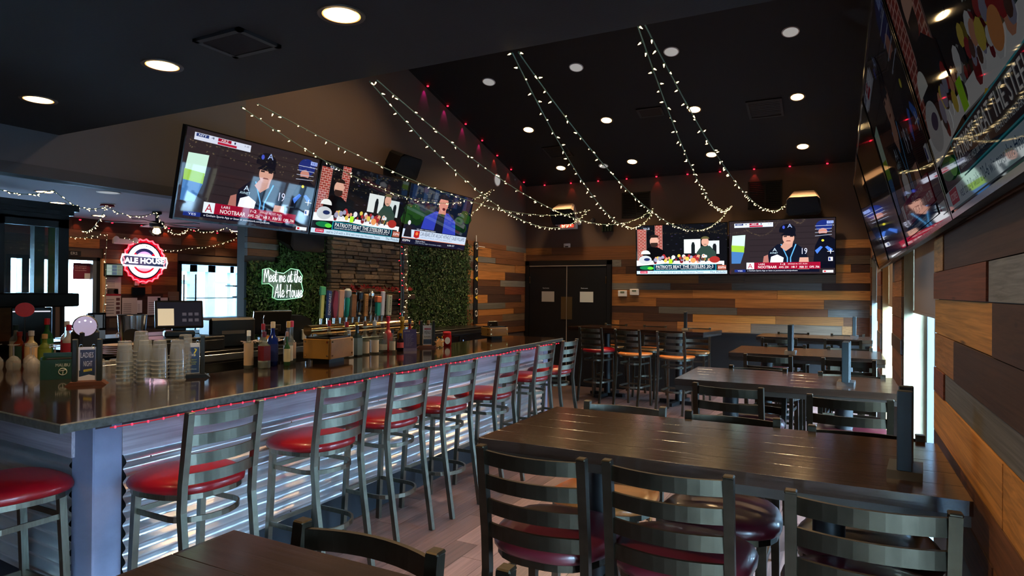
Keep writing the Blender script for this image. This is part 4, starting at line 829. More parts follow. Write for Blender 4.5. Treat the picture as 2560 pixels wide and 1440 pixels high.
# ================================================================ BAR-TOP THINGS
ZB = 1.07
def gm(c, a=.3): return glassy('bottle_glass_%d_%d_%d' % c, c, a)
def pm(c, r=.5): return mat('paint_%d_%d_%d' % c, c, r)
def bottle(label, loc, h=.27, r=.036, glass=(225, 235, 232), alpha=.1, lab=(230, 225, 215), cap=(30, 30, 30), lz=(.12, .5), neck=.32, liquid=None, pour=False, square=False, group='liquor bottles'):
    t = thing('bottle', label, 'bottle', loc, 0, group); nr = r*.36; sh = h*(1-neck)
    n = 4 if square else 14
    prof = [(r*.9, 0), (r, .006), (r, sh*.86), (r*.82, sh*.95), (nr*1.25, sh*1.04), (nr, sh*1.12), (nr, h*.97)]
    rot = (0, 0, math.pi/4) if square else (0, 0, 0)
    ob('glass_body', MB().lathe([(q*(1.25 if square and q > r*.5 else 1), z) for q, z in prof], n, sm=not square), gm(glass, alpha), t, rot=rot)
    if liquid: ob('liquid', MB().lathe([(r*.8, .008), (r*.9, .012), (r*.9, sh*.7), (.001, sh*.7)], n, cap1=False), pm(liquid, .3), t, rot=rot)
    if lab: ob('label', MB().lathe([(r*(1.27 if square else 1.02), h*lz[0]), (r*(1.27 if square else 1.02), h*lz[1])], n, cap0=False, cap1=False, sm=not square), pm(lab, .6), t, rot=rot)
    ob('cap', MB().lathe([(nr*1.25, h*.86), (nr*1.25, h), (nr*.6, h*1.005)], 10), pm(cap, .4), t)
    if pour: ob('pourer', MB().tube([(0, 0, h), (0, 0, h+.03), (.012, 0, h+.06)], .004, 6), M_STEEL, t)
    return t
bottle('clear bottle with tan label and white cap at the left end of the bar bottles', (-3.57, 3.02, ZB), .26, .03, lab=(170, 146, 120), cap=(225, 228, 226), lz=(.1, .68))
bottle('square clear bottle with dark red label beside the tan-labelled bottle', (-3.5, 3.09, ZB), .25, .032, lab=(92, 16, 34), cap=(90, 20, 40), lz=(.22, .62), square=True)
bottle('cobalt blue bottle with cream stopper on the bar', (-3.585, 3.24, ZB), .31, .036, (30, 56, 150), .55, (30, 44, 110), (225, 205, 170), (.1, .5))
bottle('clear bottle with gold cap and blue neck beside the cobalt bottle', (-3.53, 3.33, ZB), .31, .032, lab=(210, 214, 220), cap=(214, 170, 90), lz=(.1, .45))
bottle('clear bottle with long pink neck left of the wooden crate', (-3.57, 3.4, ZB), .31, .03, lab=(196, 170, 160), cap=(214, 70, 100), neck=.45)
bottle('clear bottle with red cap just behind the wooden crate', (-3.56, 3.97-.2, ZB), .3, .03, lab=None, cap=(190, 30, 34))
bottle('clear vodka bottle with red foil cap right of the crate', (-3.57, 3.98, ZB), .28, .034, lab=(214, 214, 220), cap=(200, 34, 30))
bottle('square clear bottle with tall white label right of the wooden crate', (-3.5, 3.93, ZB), .22, .03, lab=(222, 222, 228), cap=(210, 210, 210), lz=(.05, .7), square=True)
bottle('dark square bottle with blue-grey label beside the white-labelled one', (-3.52, 4.05, ZB), .25, .034, (60, 80, 84), .6, (110, 136, 150), (20, 20, 22), (.05, .6), square=True)
bottle('clear bottle with cork top and pale square label', (-3.54, 4.17, ZB), .28, .036, lab=(222, 206, 196), cap=(150, 110, 70), lz=(.05, .4), neck=.42)
bottle('clear bottle with white label and metal pour spout', (-3.53, 4.28, ZB), .28, .036, lab=(232, 222, 214), cap=(226, 226, 226), lz=(.05, .42), neck=.42, pour=True)
bottle('clear round bottle with black and white script label', (-3.53, 4.39, ZB), .25, .038, lab=(200, 204, 206), cap=(90, 66, 56), lz=(.1, .3))
bottle('pink liqueur bottle with crimson cap in the middle of the bar bottles', (-3.56, 4.5, ZB), .31, .04, (226, 96, 110), .6, None, (200, 26, 60), neck=.42, liquid=(190, 40, 60))
bottle('short dark syrup bottle with pink label', (-3.48, 4.57, ZB), .16, .03, (24, 18, 20), .85, (214, 96, 110), (14, 14, 16), (.2, .5), neck=.3)
bottle('olive-gold bottle with pour spout left of the blue tent card', (-3.56, 4.7, ZB), .3, .045, (178, 146, 40), .55, None, (190, 160, 60), liquid=(150, 116, 24), pour=True, neck=.42)
bottle('clear bottle with orange cap behind the blue tent card', (-3.57, 5.0, ZB), .25, .034, lab=(186, 156, 120), cap=(226, 110, 90), neck=.42)
bottle('amber bottle with tan cork beside the menu stand', (-3.57, 5.13, ZB), .25, .034, (120, 84, 60), .5, (150, 120, 96), (150, 116, 70), neck=.45)

bottle('tall clear bottle with silver pourer behind the cobalt bottle', (-3.58, 3.15, ZB), .3, .03, lab=(190, 190, 196), cap=(150, 30, 40), pour=True)
bottle('thin green bottle with cork beside the pink-necked bottle', (-3.5, 3.42-.13, ZB), .24, .022, (70, 120, 80), .5, (206, 200, 170), (150, 110, 70), neck=.4)
bottle('clear bottle with yellow cap between the crate and card', (-3.58, 4.11, ZB), .27, .03, lab=(206, 206, 212), cap=(214, 180, 60))
bottle('small clear bottle with black cap beside the script-labelled one', (-3.45, 4.42, ZB), .2, .026, lab=(226, 220, 210), cap=(20, 20, 22))
bottle('ruby bottle with dark cap behind the tent card', (-3.57, 4.83, ZB), .27, .032, (150, 24, 40), .6, (222, 212, 200), (24, 18, 20))
for i, y in enumerate((5.08, 5.16)): bottle(('left', 'right')[i]+' small bitters bottle with yellow cap beside the red jar', (-3.43, y, ZB), .1, .014, lab=(232, 228, 220), cap=(206, 166, 40), lz=(.05, .75), neck=.25, group='bitters bottles')
t = thing('wooden_figure', 'tan star-shaped wooden figure leaning on the bitters bottles', 'ornament', (-3.39, 5.05, ZB), 1.1)
ob('body', MB().prism([(.0, .09), (-.02, .06), (-.055, .065), (-.03, .04), (-.04, .0), (0, .018), (.04, 0), (.03, .04), (.055, .065), (.02, .06)], -.01, .01), wood('tan_figure_wood', (206, 160, 110), .85), t)
for i, y in enumerate((5.26, 5.38)):
    t = thing('cherry_jar', ('red cherry jar with white oval label on the bar', 'second red cherry jar behind the labelled one')[i], 'jar', (-3.44-.08*i, y, ZB), 0, 'cherry jars')
    ob('glass_body', MB().lathe([(.04, 0), (.045, .01), (.045, .1), (.038, .115)], 16), gm((190, 20, 30), .6), t); ob('lid', MB().lathe([(.041, .112), (.041, .13), (.03, .132)], 16), pm((170, 16, 26), .4), t); ob('cherries', MB().lathe([(.036, .005), (.041, .012), (.041, .1), (.001, .1)], 14, cap1=False), pm((130, 6, 14), .4), t)
    if i == 0: ob('label', MB().prism(ell(0, .055, .026, .034), -.049, -.046), pm((232, 236, 240)), t, rot=(0, 0, .7))
# wooden crates
CR = wood('brass_toned_crate_wood', (150, 108, 46), .7, .45, 3, 3, .2, True, .05, .4, 5)
def crate(label, loc, rz, L_, W_, H_):
    t = thing('wooden_crate', label, 'crate', loc, rz, 'wooden caddies on the bar'); f = .035
    for s in (-1, 1): ob('long_side', MB().cbox(-L_/2, L_/2, s*W_/2-.008, s*W_/2+.008, f, H_, .003), CR, t); ob('short_side', MB().cbox(s*L_/2-.008, s*L_/2+.008, -W_/2+.008, W_/2-.008, f, H_, .003), CR, t)
    ob('bottom', MB().box(-L_/2, L_/2, -W_/2, W_/2, f, f+.012), CR, t); ob('foot_block', MB().box(-L_/2+.05, L_/2-.05, -W_/2+.04, W_/2-.04, 0, f), M_BLACK, t)
    for sx in (-1, 1):
        for sy in (-1, 1):
            for z in (f+.025, H_-.02): ob('brass_stud', MB().lathe([(.009, 0), (.007, .004)], 8), M_BRASS, t, (sx*(L_/2-.018), sy*(W_/2+.008), z), (-sy*math.pi/2, 0, 0)); ob('brass_stud', MB().lathe([(.009, 0), (.007, .004)], 8), M_BRASS, t, (sx*(L_/2+.008), sy*(W_/2-.018), z), (0, sx*math.pi/2, 0))
    ob('tray_rim', MB().box(-L_/2+.012, L_/2-.012, -W_/2+.012, -W_/2+.03, H_-.03, H_+.012).box(-L_/2+.012, L_/2-.012, W_/2-.03, W_/2-.012, H_-.03, H_+.012).box(-L_/2+.012, -L_/2+.03, -W_/2+.012, W_/2-.012, H_-.03, H_+.012).box(L_/2-.03, L_/2-.012, -W_/2+.012, W_/2-.012, H_-.03, H_+.012).box(-L_/2+.012, L_/2-.012, -W_/2+.012, W_/2-.012, f+.012, H_-.05), M_BLACK, t)
    return t
crate('wooden caddy crate with brass studs standing among the bar bottles', (-3.43, 3.63, ZB), math.radians(100), .3, .22, .18)
crate('small wooden caddy crate alone near the far end of the bar', (-3.5, 6.33, ZB), math.radians(60), .24, .18, .13)
t = thing('card_reader', 'black payment tablet standing in the far wooden crate', 'tablet', (-3.5, 6.33, ZB+.045), .9); ob('case', MB().cbox(-.06, .06, -.01, .01, 0, .16, .006), M_PLASTIC, t, rot=(-.35, 0, 0)); ob('screen', MB().box(-.05, .05, -.0115, -.01, .02, .15), M_SCREENOFF, t, rot=(-.35, 0, 0))
# menu stands
PW = mat('dark_green_stand_paint', (28, 34, 34), .5); BASEW = wood('stand_base_wood', (110, 66, 44), .7, .4)
def menu_stand(label, loc, rz, card, txt, base=None, scale=1.0):
    t = thing('menu_stand', label, 'menu stand', loc, rz, 'upright menu stands')
    ob('base', MB().prism([(-.1, 0), (.1, 0), (.075, .02), (-.075, .02)], -.045, .045), base or M_BLACK, t)
    for s in (-1, 1): ob('upright', MB().cbox(s*.058-.012, s*.058+.012, -.02, .02, .018, .255*scale, .003), PW, t)
    c = ob('card', MB().box(-.042, .042, -.004, .0, .025, .21), pm(card[0], .35), t)
    if len(card) > 1:
        b = MB()
        for i, (c_, poly) in enumerate(card[1]): b.quad([(-.042+.084*x, -.0045-.0001*i, .025+.185*z) for x, z in poly], i)
        ob('print', b, [pm(c_, .35) for c_, _ in card[1]], c)
    for (s, x, z, w_, h_, col) in txt: letter(c, s, -.042+.084*x, .025+.185*z, -.0058, .084*w_, .185*h_, pm(col, .4), 'print_lettering')
    for s in (-1, 1): ob('ring', MB().tube([(s*.03+.008*math.cos(a), -.003, .215+.01*math.sin(a)) for a in [i*.628 for i in range(10)]], .0015, 5, True), M_STEEL, c)
    return t
menu_stand('menu stand with purple and white night poster beside the green caddy', (-3.75, 2.08, ZB), .9, ((214, 214, 232), [((44, 40, 76), [(.1, .25), (.95, .25), (.95, .92), (.1, .92)]), ((30, 40, 60), [(.05, .08), (.95, .05), (.95, .25), (.05, .3)]), ((216, 196, 60), [(.3, .25), (.78, .28), (.78, .35), (.3, .32)]), ((214, 216, 236), [(.0, .0), (1, .0), (1, .12), (.6, .17), (0, .1)])]), [('LADIES', .14, .68, .72, .16, (226, 222, 240)), ('NIGHT', .3, .42, .5, .16, (226, 222, 240)), ('every Tuesday', .33, .275, .4, .04, (40, 40, 50))], BASEW)
menu_stand('menu stand with blue and yellow trivia poster right of the plastic cups', (-3.52, 2.56, ZB), .95, ((206, 212, 220), [((38, 62, 110), [(.03, .02), (.97, .02), (.97, .86), (.03, .86)])]), [('The', .25, .68, .2, .05, (225, 232, 240)), ('Trivia', .22, .56, .5, .12, (236, 240, 246)), ('?', .62, .58, .2, .24, (240, 220, 60)), ('Tuesdays at 7', .3, .42, .5, .05, (206, 220, 70)), ('Prizes for winners', .25, .35, .55, .05, (206, 220, 70)), ('Free to play', .3, .28, .45, .05, (206, 220, 70)), ('bestalehouse', .2, .12, .6, .05, (190, 210, 230))])
menu_stand('menu stand with white poster at the far end of the bar bottles', (-3.49, 5.22-.22, ZB), .65, ((206, 208, 212), [((52, 54, 66), [(.05, .05), (.95, .05), (.95, .3), (.05, .3)]), ((150, 30, 44), [(.15, .78), (.9, .78), (.9, .86), (.15, .86)])]), [('MENU', .15, .55, .7, .18, (40, 44, 54)), ('BURGERS', .15, .38, .7, .1, (60, 64, 74))], BASEW)
G2 = ((40, 38, 36),)
for n, x, y, rz in (('black menu stand on the nearest long table by the window', .17, 2.27, 1.47), ('black menu stand on the second window table', .02, 4.3, 1.5), ('black menu stand on the third window table', -.42, 6.33, 1.55), ('black menu stand on the fourth table in the corner', .13, 9.05, 1.55), ('black menu stand on the back-left table', -2.05, 9.5, 1.7)):
    menu_stand(n, (x, y, ZB), rz, ((70, 60, 54), [((150, 130, 120), [(.1, .5), (.9, .5), (.9, .9), (.1, .9)])]), [])
t = thing('tent_card', 'blue and purple folded tent card menu on the bar', 'tent card', (-3.46, 4.68, ZB), .75); b = MB()
N_ = 8; pf = [(-.06*(1-(i/N_)**.7), .19*i/N_) for i in range(N_+1)]
ob('front_leaf', MB().add([(x, y, z) for y, z in pf for x in (-.06, .06)], [(2*i, 2*i+1, 2*i+3, 2*i+2) for i in range(N_)]), mat('blue_purple_card', (64, 62, 116), .4), t)
ob('back_leaf', MB().add([(x, -y, z) for y, z in pf for x in (-.06, .06)], [(2*i, 2*i+2, 2*i+3, 2*i+1) for i in range(N_)]), pm((190, 206, 226), .4), t)
for k in range(9): letter(t, 'Shareable drinks', -.04, .045+k*.0125, -.052+.0028*k*1.1-.004, .05+.01*(k % 3), .006, pm((200, 205, 226)), 'print_lettering')
letter(t, 'ALE HOUSE', -.05, .168, -.012, .05, .012, pm((230, 232, 240)), 'print_lettering')
# napkin caddy, glasses, cups
t = thing('napkin_caddy', 'dark green branded napkin caddy at the corner of the bar', 'caddy', (-4.145, 2.14, ZB), .95)
GC = pm((28, 62, 34), .35); b = MB().box(-.085, .085, -.05, -.042, 0, .115).box(-.085, .085, .042, .05, 0, .15).box(-.085, -.077, -.042, .042, 0, .13).box(.077, .085, -.042, .042, 0, .13).box(-.077, .077, -.042, .042, 0, .01)
ob('tray', b, GC, t); letter(t, 'MALIBU', -.01, .075, -.052, .07, .018, pm((220, 226, 214)), 'print_lettering'); ob('emblem', MB().tube([(.025+.02*math.cos(a), -.0525, .045+.02*math.sin(a)) for a in [i*.4 for i in range(16)]], .0022, 5, True).beam((.025, -.052, .03), (.027, -.052, .055), .003, .003).beam((.012, -.052, .05), (.04, -.052, .056), .006, .004), pm((220, 226, 214)), t)
ob('straws', MB().box(-.06, .06, -.03, .03, .01, .12), pm((16, 14, 16)), t)
CLEAR = glassy('clear_plastic', (226, 232, 238), .2, .08)
CUPM = MB().lathe([(.047, 0), (.046, .004), (.044, .006), (.034, .118), (.03, .12), (.001, .12)], 20, cap0=False, cap1=False).mesh('cup', [CLEAR])
for i, (x, y, n, w_) in enumerate(((-3.66, 2.235, 6, 'first stack from the left'), (-3.62, 2.33, 6, 'second stack from the left'), (-3.53, 2.36, 6, 'third stack from the left'), (-3.5, 2.45, 6, 'fourth stack from the left'), (-3.72, 2.37, 8, 'tallest rear stack'), (-3.56, 2.545-.0, 7, 'rear right stack behind the trivia stand'))):
    for k in range(n):
        c = ob('plastic_cup', CUPM, CLEAR, None, (x, y, ZB+.0235*k)); tag(c, ('topmost', 'second-highest', 'third-highest', 'fourth-highest', 'fifth-highest', 'sixth-highest', 'seventh-highest', 'eighth-highest')[n-1-k]+' clear plastic cup of the '+w_, 'cup', 'stacked plastic cups')
GLS = glassy('clear_glass', (232, 232, 236), .14, .02)
STEM = MB().lathe([(.034, 0), (.041, .03), (.038, .065), (.02, .088), (.004, .096), (.004, .158), (.03, .165), (.033, .168)], 16, cap0=False).mesh('wine_glass', [GLS])
for i, (x, y) in enumerate(((-4.79, 2.2), (-4.8, 2.3), (-4.68, 2.25), (-4.55, 2.2), (-4.45, 2.27), (-4.9, 2.15), (-4.38, 2.36), (-4.62, 2.36), (-4.25, 2.3))):
    c = ob('wine_glass', STEM, GLS, None, (x, y, ZB)); tag(c, 'upturned clear stem glass in the cluster left of the green caddy', 'glass', 'upturned stem glasses')
TUM = MB().lathe([(.037, 0), (.038, .01), (.03, .1), (.024, .108), (.001, .108)], 8, cap0=False, cap1=False, sm=False).mesh('tumbler', [GLS])
for x, y in ((-3.9, 2.26), (-3.95, 2.35), (-4.02, 2.3), (-3.83, 2.33)):
    c = ob('tumbler', TUM, GLS, None, (x, y, ZB)); tag(c, 'upturned fluted tumbler between the poster stand and plastic cups', 'glass', 'upturned fluted tumblers')
# ================================================================ TAP TOWER
tt = thing('beer_tap_tower', 'polished pipe beer tower with a row of assorted tap handles', 'beer tower', (-3.95, 3.95, .84))
ob('column', MB().lathe([(.075, 0), (.075, .02), (.05, .04), (.05, .4)], 18), M_STEEL, tt, (0, .03, 0)); ob('column', MB().lathe([(.075, 0), (.075, .02), (.045, .04), (.045, .4)], 18), M_STEEL, tt, (0, 1.3, 0))
ob('pipe', MB().tube([(0, -.02, .43), (0, 1.38, .43)], .046, 18), M_BRASS, tt); ob('end_cap', MB().tube([(0, 1.375, .43), (0, 1.395, .43)], .05, 18), M_BRASS, tt)
HW = wood('tan_handle_wood', (176, 128, 70), .75, .45); HWD = wood('brown_handle_wood', (128, 88, 50), .75, .45)
def handle(dy, z1, kind, c1, c2=None, lab=None, txt=None, tc=(240, 240, 240)):
    z0 = .525; hh = z1-.84-z0; M1 = c1 if not isinstance(c1, tuple) else pm(c1, .35); M2 = (c2 if not isinstance(c2, tuple) else pm(c2, .35)) if c2 else M1
    b = MB(); ms = [M1, M2]
    if kind == 'board': b.cbox(-.012, .012, -.024, .024, z0, z0+hh, .005)
    elif kind == 'wide': b.cbox(-.012, .012, -.032, .032, z0, z0+hh, .004)
    elif kind == 'paddle': b.cbox(-.01, .01, -.02, .02, z0, z0+hh*.75, .004).cbox(-.012, .012, -.032, .032, z0+hh*.72, z0+hh, .006, 1)
    elif kind == 'fin': b.add([(x, y, z) for x in (-.012, .012) for y, z in ((-.012, z0), (-.035, z0+hh*.45), (-.012, z0+hh), (.022, z0+hh*.95), (.03, z0+hh*.4), (.015, z0))], [(0, 1, 2, 3, 4, 5), (11, 10, 9, 8, 7, 6)]+[(i, 6+i, 6+(i+1) % 6, (i+1) % 6) for i in range(6)])
    elif kind == 'knob': b.lathe([(.012, z0), (.022, z0+.02), (.026, z0+hh*.6), (.02, z0+hh*.68)], 12).lathe([(.018, z0+hh*.68), (.036, z0+hh*.78), (.036, z0+hh*.92), (.015, z0+hh)], 12, mi=1)
    elif kind == 'spoon': b.lathe([(.012, z0), (.012, z0+hh*.15), (.005, z0+hh*.2), (.005, z0+hh*.75)], 10).lathe([(.005, z0+hh*.72), (.022, z0+hh*.8), (.024, z0+hh*.9), (.004, z0+hh)], 12, mi=1)
    elif kind == 'block': b.cbox(-.016, .016, -.026, .026, z0, z0+hh*.68, .006).cbox(-.02, .02, -.034, .034, z0+hh*.68, z0+hh, .006, 1)
    elif kind == 'chess': b.lathe([(.03, z0), (.03, z0+.02), (.014, z0+.04), (.02, z0+hh*.5), (.014, z0+hh*.6), (.034, z0+hh*.68), (.036, z0+hh*.95), (.02, z0+hh)], 12)
    o = ob('tap_handle', b, ms, tt, (0, dy, 0), (-.07, 0, 0)); tag(o, lab)
    ob('ferrule', MB().lathe([(.009, .47), (.011, z0)], 8), M_STEEL, o)
    if txt:
        q = letter(o, txt, .0135, z0+.03, -.012, hh*.78, .026, pm(tc, .4), 'handle_lettering'); q.rotation_euler = (math.pi/2*0, -math.pi/2, math.pi/2); q.location = (.0135, .012, z0+.03)
handle(.1, 1.64, 'paddle', (206, 214, 120), (90, 190, 130), 'pale green paddle tap handle'); handle(.18, 1.605, 'board', (36, 62, 130), None, 'blue tap handle with white lettering', 'DOWNEAST'); handle(.255, 1.605, 'fin', (140, 20, 40), None, 'crimson curved tap handle')
handle(.33, 1.61, 'wide', (206, 160, 130), (220, 210, 210), 'tan and white tap handle'); handle(.41, 1.625, 'knob', (26, 166, 150), (186, 200, 200), 'teal tap handle with grey knob'); handle(.495, 1.57, 'wide', HWD, None, 'brown wooden tap handle')
handle(.575, 1.6, 'chess', (14, 14, 15), None, 'black turned tap handle'); handle(.665, 1.575, 'board', HW, None, 'tan wooden tap handle', 'HARVEST', (90, 60, 30)); handle(.745, 1.605, 'spoon', M_STEEL, M_STEEL, 'silver spoon tap handle')
handle(.84, 1.555, 'block', (26, 160, 146), (226, 120, 70), 'teal tap handle with orange head'); handle(.91, 1.6, 'board', (196, 206, 232), (130, 24, 60), 'pale narrow tap handle'); handle(1.01, 1.565, 'wide', (176, 186, 170), None, 'grey-green tap handle with script', 'Coors', (30, 30, 30))
for k in range(12): ob('tap_spout', MB().tube([(0, .1+k*.083, .43), (-.07, .1+k*.083, .43), (-.09, .1+k*.083, .36)], .009, 7), M_STEEL, tt)
# pole with red and white string lights
t = thing('steel_pole', 'slim dark steel pole standing right of the stone column', 'pole', (-4.72, 6.2, 1.1)); ob('shaft', MB().tube([(0, 0, 0), (0, 0, 1.06)], .018, 10), mat('dark_pole_steel', (70, 70, 72), .35, .9), t); ob('shaft', MB().tube([(-.02, .07, 0), (-.02, .07, 1.06)], .014, 10), mat('dark_pole_steel'), t); ob('base', MB().lathe([(.06, 0), (.06, .012)], 16), M_BLACK, t)
strand('red fairy lights running up the steel pole', [(-4.7, 6.16, 1.12), (-4.69, 6.165, 1.6), (-4.7, 6.16, 2.15)], .075, 31, bm=BMR); strand('white fairy lights wound on the steel pole', [(-4.69, 6.28+.04*math.sin(i*1.3), 1.14+i*.07) for i in range(15)], .075, 32)
# vertical black strip with rings and triangles
t = thing('wall_banner', 'narrow black wall strip with white rings and yellow triangles', 'wall banner', (XL+.03, 8.5, 1.1)); ob('strip', MB().cbox(0, .012, -.055, .055, 0, 1.27, .003), M_BLACK, t); ob('rod', MB().tube([(.005, 0, 1.27), (.005, 0, 1.37)], .008, 8), M_WHITE, t); ob('arm', MB().tube([(.02, .05, 1.2), (.02, .24, 1.2)], .006, 6), M_WHITE, t)
for z in (1.2, .86, .5, .16): ob('ring', MB().tube([(.016, .03*math.cos(a), z+.045*math.sin(a)) for a in [i*.4488 for i in range(14)]], .007, 6, True), M_WHITE, t)
for z in (.99, .69, .4): ob('triangle', MB().add([(.014, -.04, z+.01), (.014, .03, z-.03), (.014, .03, z+.04), (.018, -.04, z+.01), (.018, .03, z-.03), (.018, .03, z+.04)], [(0, 1, 2), (5, 4, 3), (0, 3, 4, 1), (1, 4, 5, 2), (2, 5, 3, 0)]), pm((226, 190, 60)), t)
# ================================================================ BACK BAR THINGS
ZC = 1.1
t = thing('cash_drawer', 'flat black cash drawer under the till screen', 'cash drawer', (-4.8, 3.35, ZC), math.pi/2); ob('case', MB().cbox(-.3, .3, -.2, .2, 0, .12, .006), M_PLASTIC, t); ob('drawer_front', MB().cbox(-.28, .28, -.206, -.2, .015, .09, .002), M_PLASTIC, t); letter(t, 'SAM4S', .02, .075, -.209, .1, .014, pm((90, 90, 92)))
def till(label, loc, rz, lit=True):
    t = thing('till_screen', label, 'till', loc, rz, 'point-of-sale tills'); ob('base', MB().cbox(-.11, .11, -.06, .1, 0, .05, .01), M_PLASTIC, t); ob('stem', MB().cbox(-.05, .05, 0, .05, .05, .12, .005), M_PLASTIC, t)
    s = ob('screen_case', MB().cbox(-.175, .175, -.015, .015, 0, .23, .006), M_PLASTIC, t, (0, -.02, .07), (-.3, 0, 0))
    ob('screen', MB().box(-.16, .16, -.017, -.015, .015, .215), mat('till_screen_dark', (20, 20, 24), .15, emit=(34, 34, 44), es=.6), s)
    if lit: ob('order_panel', MB().box(-.155, -.04, -.0185, -.017, .02, .16), mat('till_panel', (200, 186, 160), .4, emit=(214, 200, 170), es=.7), s)
    else: ob('rear_plate', MB().cbox(-.08, .08, .015, .03, .03, .1, .004), mat('grey_rear_plate', (70, 66, 70), .5), s)
    for k in range(6):
        if lit: ob('key', MB().box(.02+.045*(k % 3), .05+.045*(k % 3), -.0185, -.017, .05+.05*(k//3), .075+.05*(k//3)), mat('till_key', (80, 80, 92), .4, emit=(80, 80, 96), es=.5), s)
    return t
till('black till with lit order panel on the back bar, beside the steel bucket', (-4.78, 3.36, ZC+.12), 1.05); till('second till seen from behind, in front of the ivy', (-4.78, 4.3, ZC+.02), 1.15+math.pi, False)
t = thing('receipt_printer', 'black printer box on the back bar before the bright window', 'printer', (-4.82, 3.85, ZC), 1.3); ob('case', MB().cbox(-.2, .2, -.12, .12, 0, .26, .02), M_PLASTIC, t); ob('paper_slot', MB().box(-.1, .1, -.123, -.12, .12, .15), pm((90, 90, 96)), t)
t = thing('receipt_printer', 'round-shouldered black printer right of the second till', 'printer', (-4.82, 4.62, ZC), 1.2); ob('case', MB().prism([(-.14, 0), (.14, 0), (.14, .16), (.1, .23), (.03, .26), (-.14, .26)], -.12, .12), M_PLASTIC, t); ob('paper', MB().cbox(.02, .08, -.15, -.12, .02, .12, .002), M_WHITE, t)
t = thing('steel_bucket', 'stainless bucket with black oval logo on the back bar', 'bucket', (-4.92, 3.06, ZC)); ob('bucket_body', MB().lathe([(.08, 0), (.1, .3), (.104, .305), (.097, .3)], 24, cap1=False), M_STEEL, t); ob('logo', MB().prism(ell(0, .15, .06, .05), -.102, -.1), pm((12, 12, 14)), t, rot=(0, 0, 1.0)); letter(t, 'Coors', -.04, .13, -.103, .08, .04, M_WHITE, rot=(0, 0, 1.0), shear=.3)
t0 = MB().lathe([(.05, 0), (.075, .004), (.115, .014), (.118, .017), (.075, .008)], 24).mesh('plate', [pm((214, 196, 186), .3)])
for k in range(6): tag(ob('dinner_plate', t0, pm((214, 196, 186)), None, (-4.78, 2.88, ZC+.015*k)), ('lowest', 'second-lowest', 'third-lowest', 'third-highest', 'second-highest', 'topmost')[k]+' pale plate of the stack on the back bar', 'plate', 'stack of plates on the back bar')
t = thing('tray', 'flat black tray beside the stack of plates', 'tray', (-4.75, 2.66, ZC)); ob('dish', MB().lathe([(.1, 0), (.14, .02), (.145, .024), (.1, .01)], 24), M_BLACK, t)
menu_stand('small menu stand with red and yellow card on the back bar', (-4.93, 2.72, ZC+.0), 1.05, ((206, 196, 186), [((110, 26, 44), [(.05, .35), (.95, .35), (.95, .7), (.05, .7)]), ((214, 170, 80), [(.05, .08), (.95, .08), (.95, .35), (.05, .35)])]), [('BEST BURGER', .12, .5, .76, .12, (220, 200, 200))])
t = thing('medallion_tap', 'black tap tower with round lavender lit medallion', 'beer tap', (-4.28, 2.36, 1.07)); ob('tower', MB().cbox(-.06, .06, -.06, .06, 0, .27, .012), M_BLACK, t); ob('medallion', MB().prism(ell(0, .3, .062, .062), -.07, -.03), mat('lavender_medallion', (190, 186, 222), .4, emit=(190, 180, 230), es=.35), t, rot=(0, 0, 1.05)); ob('bezel_ring', MB().tube([(.062*math.cos(a), -.05, .3+.062*math.sin(a)) for a in [i*.3142 for i in range(20)]], .008, 6, True), M_STEEL, t, rot=(0, 0, 1.05))
for dx, rr in ((-.03, .004), (.0, .005), (.03, .004)): ob('dot', MB().prism(ell(dx, .335-.008*(dx != 0), rr, rr, 8), -.072, -.07), mat('medallion_dot', (255, 255, 255), emit=(255, 255, 255), es=2), t, rot=(0, 0, 1.05))
t = thing('cable_bundle', 'tangle of pale cables on the back bar between the tills', 'cables', (-4.62, 4.05, ZC+.01))
rg = random.Random(2)
for k in range(6): ob('cable', MB().tube([(rg.uniform(-.06, .06), -.2+i*.05, .02+.03*rg.random()) for i in range(9)], .004, 5), pm((206, 190, 190)), t)
t = thing('power_adapter', 'small orange-labelled adapter among the cables', 'adapter', (-4.62, 4.08, ZC+.05)); ob('case', MB().cbox(-.03, .03, -.03, .03, 0, .05, .005), pm((40, 36, 34)), t); ob('sticker', MB().box(.0302, .031, -.024, .024, .008, .042), pm((226, 150, 60)), t)
# liquor step left of the return
t = thing('liquor_step', 'black stepped liquor shelf behind the short return of the bar', 'shelf', (-5.3, 2.95, 0)); ob('lower_step', MB().box(-1.2, .18, -.5, .0, 0, 1.03), M_BLACK, t); ob('upper_step', MB().box(-1.2, .18, .0, .25, 0, 1.1), M_BLACK, t)
LB = [(-6.0, 2.6, .3, (60, 20, 16), (210, 196, 170), (20, 30, 20), 'dark brown bottle with cream label at the far left of the liquor step'), (-5.85, 2.7, .28, (200, 196, 180), (224, 214, 190), (20, 40, 30), 'clear bottle with green pour cap on the liquor step'), (-5.62, 2.62, .24, (150, 60, 20), (40, 70, 60), (120, 30, 20), 'wide whiskey bottle with green label on the liquor step'),
      (-5.5, 2.75, .34, (40, 110, 60), (46, 120, 70), (180, 30, 30), 'green bottle with red round top on the liquor step'), (-5.45, 2.6, .24, (130, 40, 20), None, (60, 20, 20), 'reddish-brown flask bottle in the middle of the liquor step'), (-5.36, 2.82, .32, (206, 200, 190), (150, 30, 60), (200, 200, 200), 'clear bottle with pink neck label on the liquor step'), (-5.33, 2.56, .26, (206, 190, 150), (206, 170, 130), (150, 150, 160), 'clear bottle with tan label on the liquor step'),
      (-5.2, 2.75, .3, (190, 186, 190), (150, 30, 60), (150, 20, 50), 'clear bottle with crimson collar on the liquor step'), (-5.19, 2.58, .24, (110, 130, 50), (104, 124, 46), (150, 120, 80), 'olive green bottle at the right end of the liquor step')]
for (x, y, h, g, l, c, n) in LB: bottle(n, (x, y, 1.03 if y < 2.95 else 1.1), h, .042, g, .5, l, c, (.1, .55))
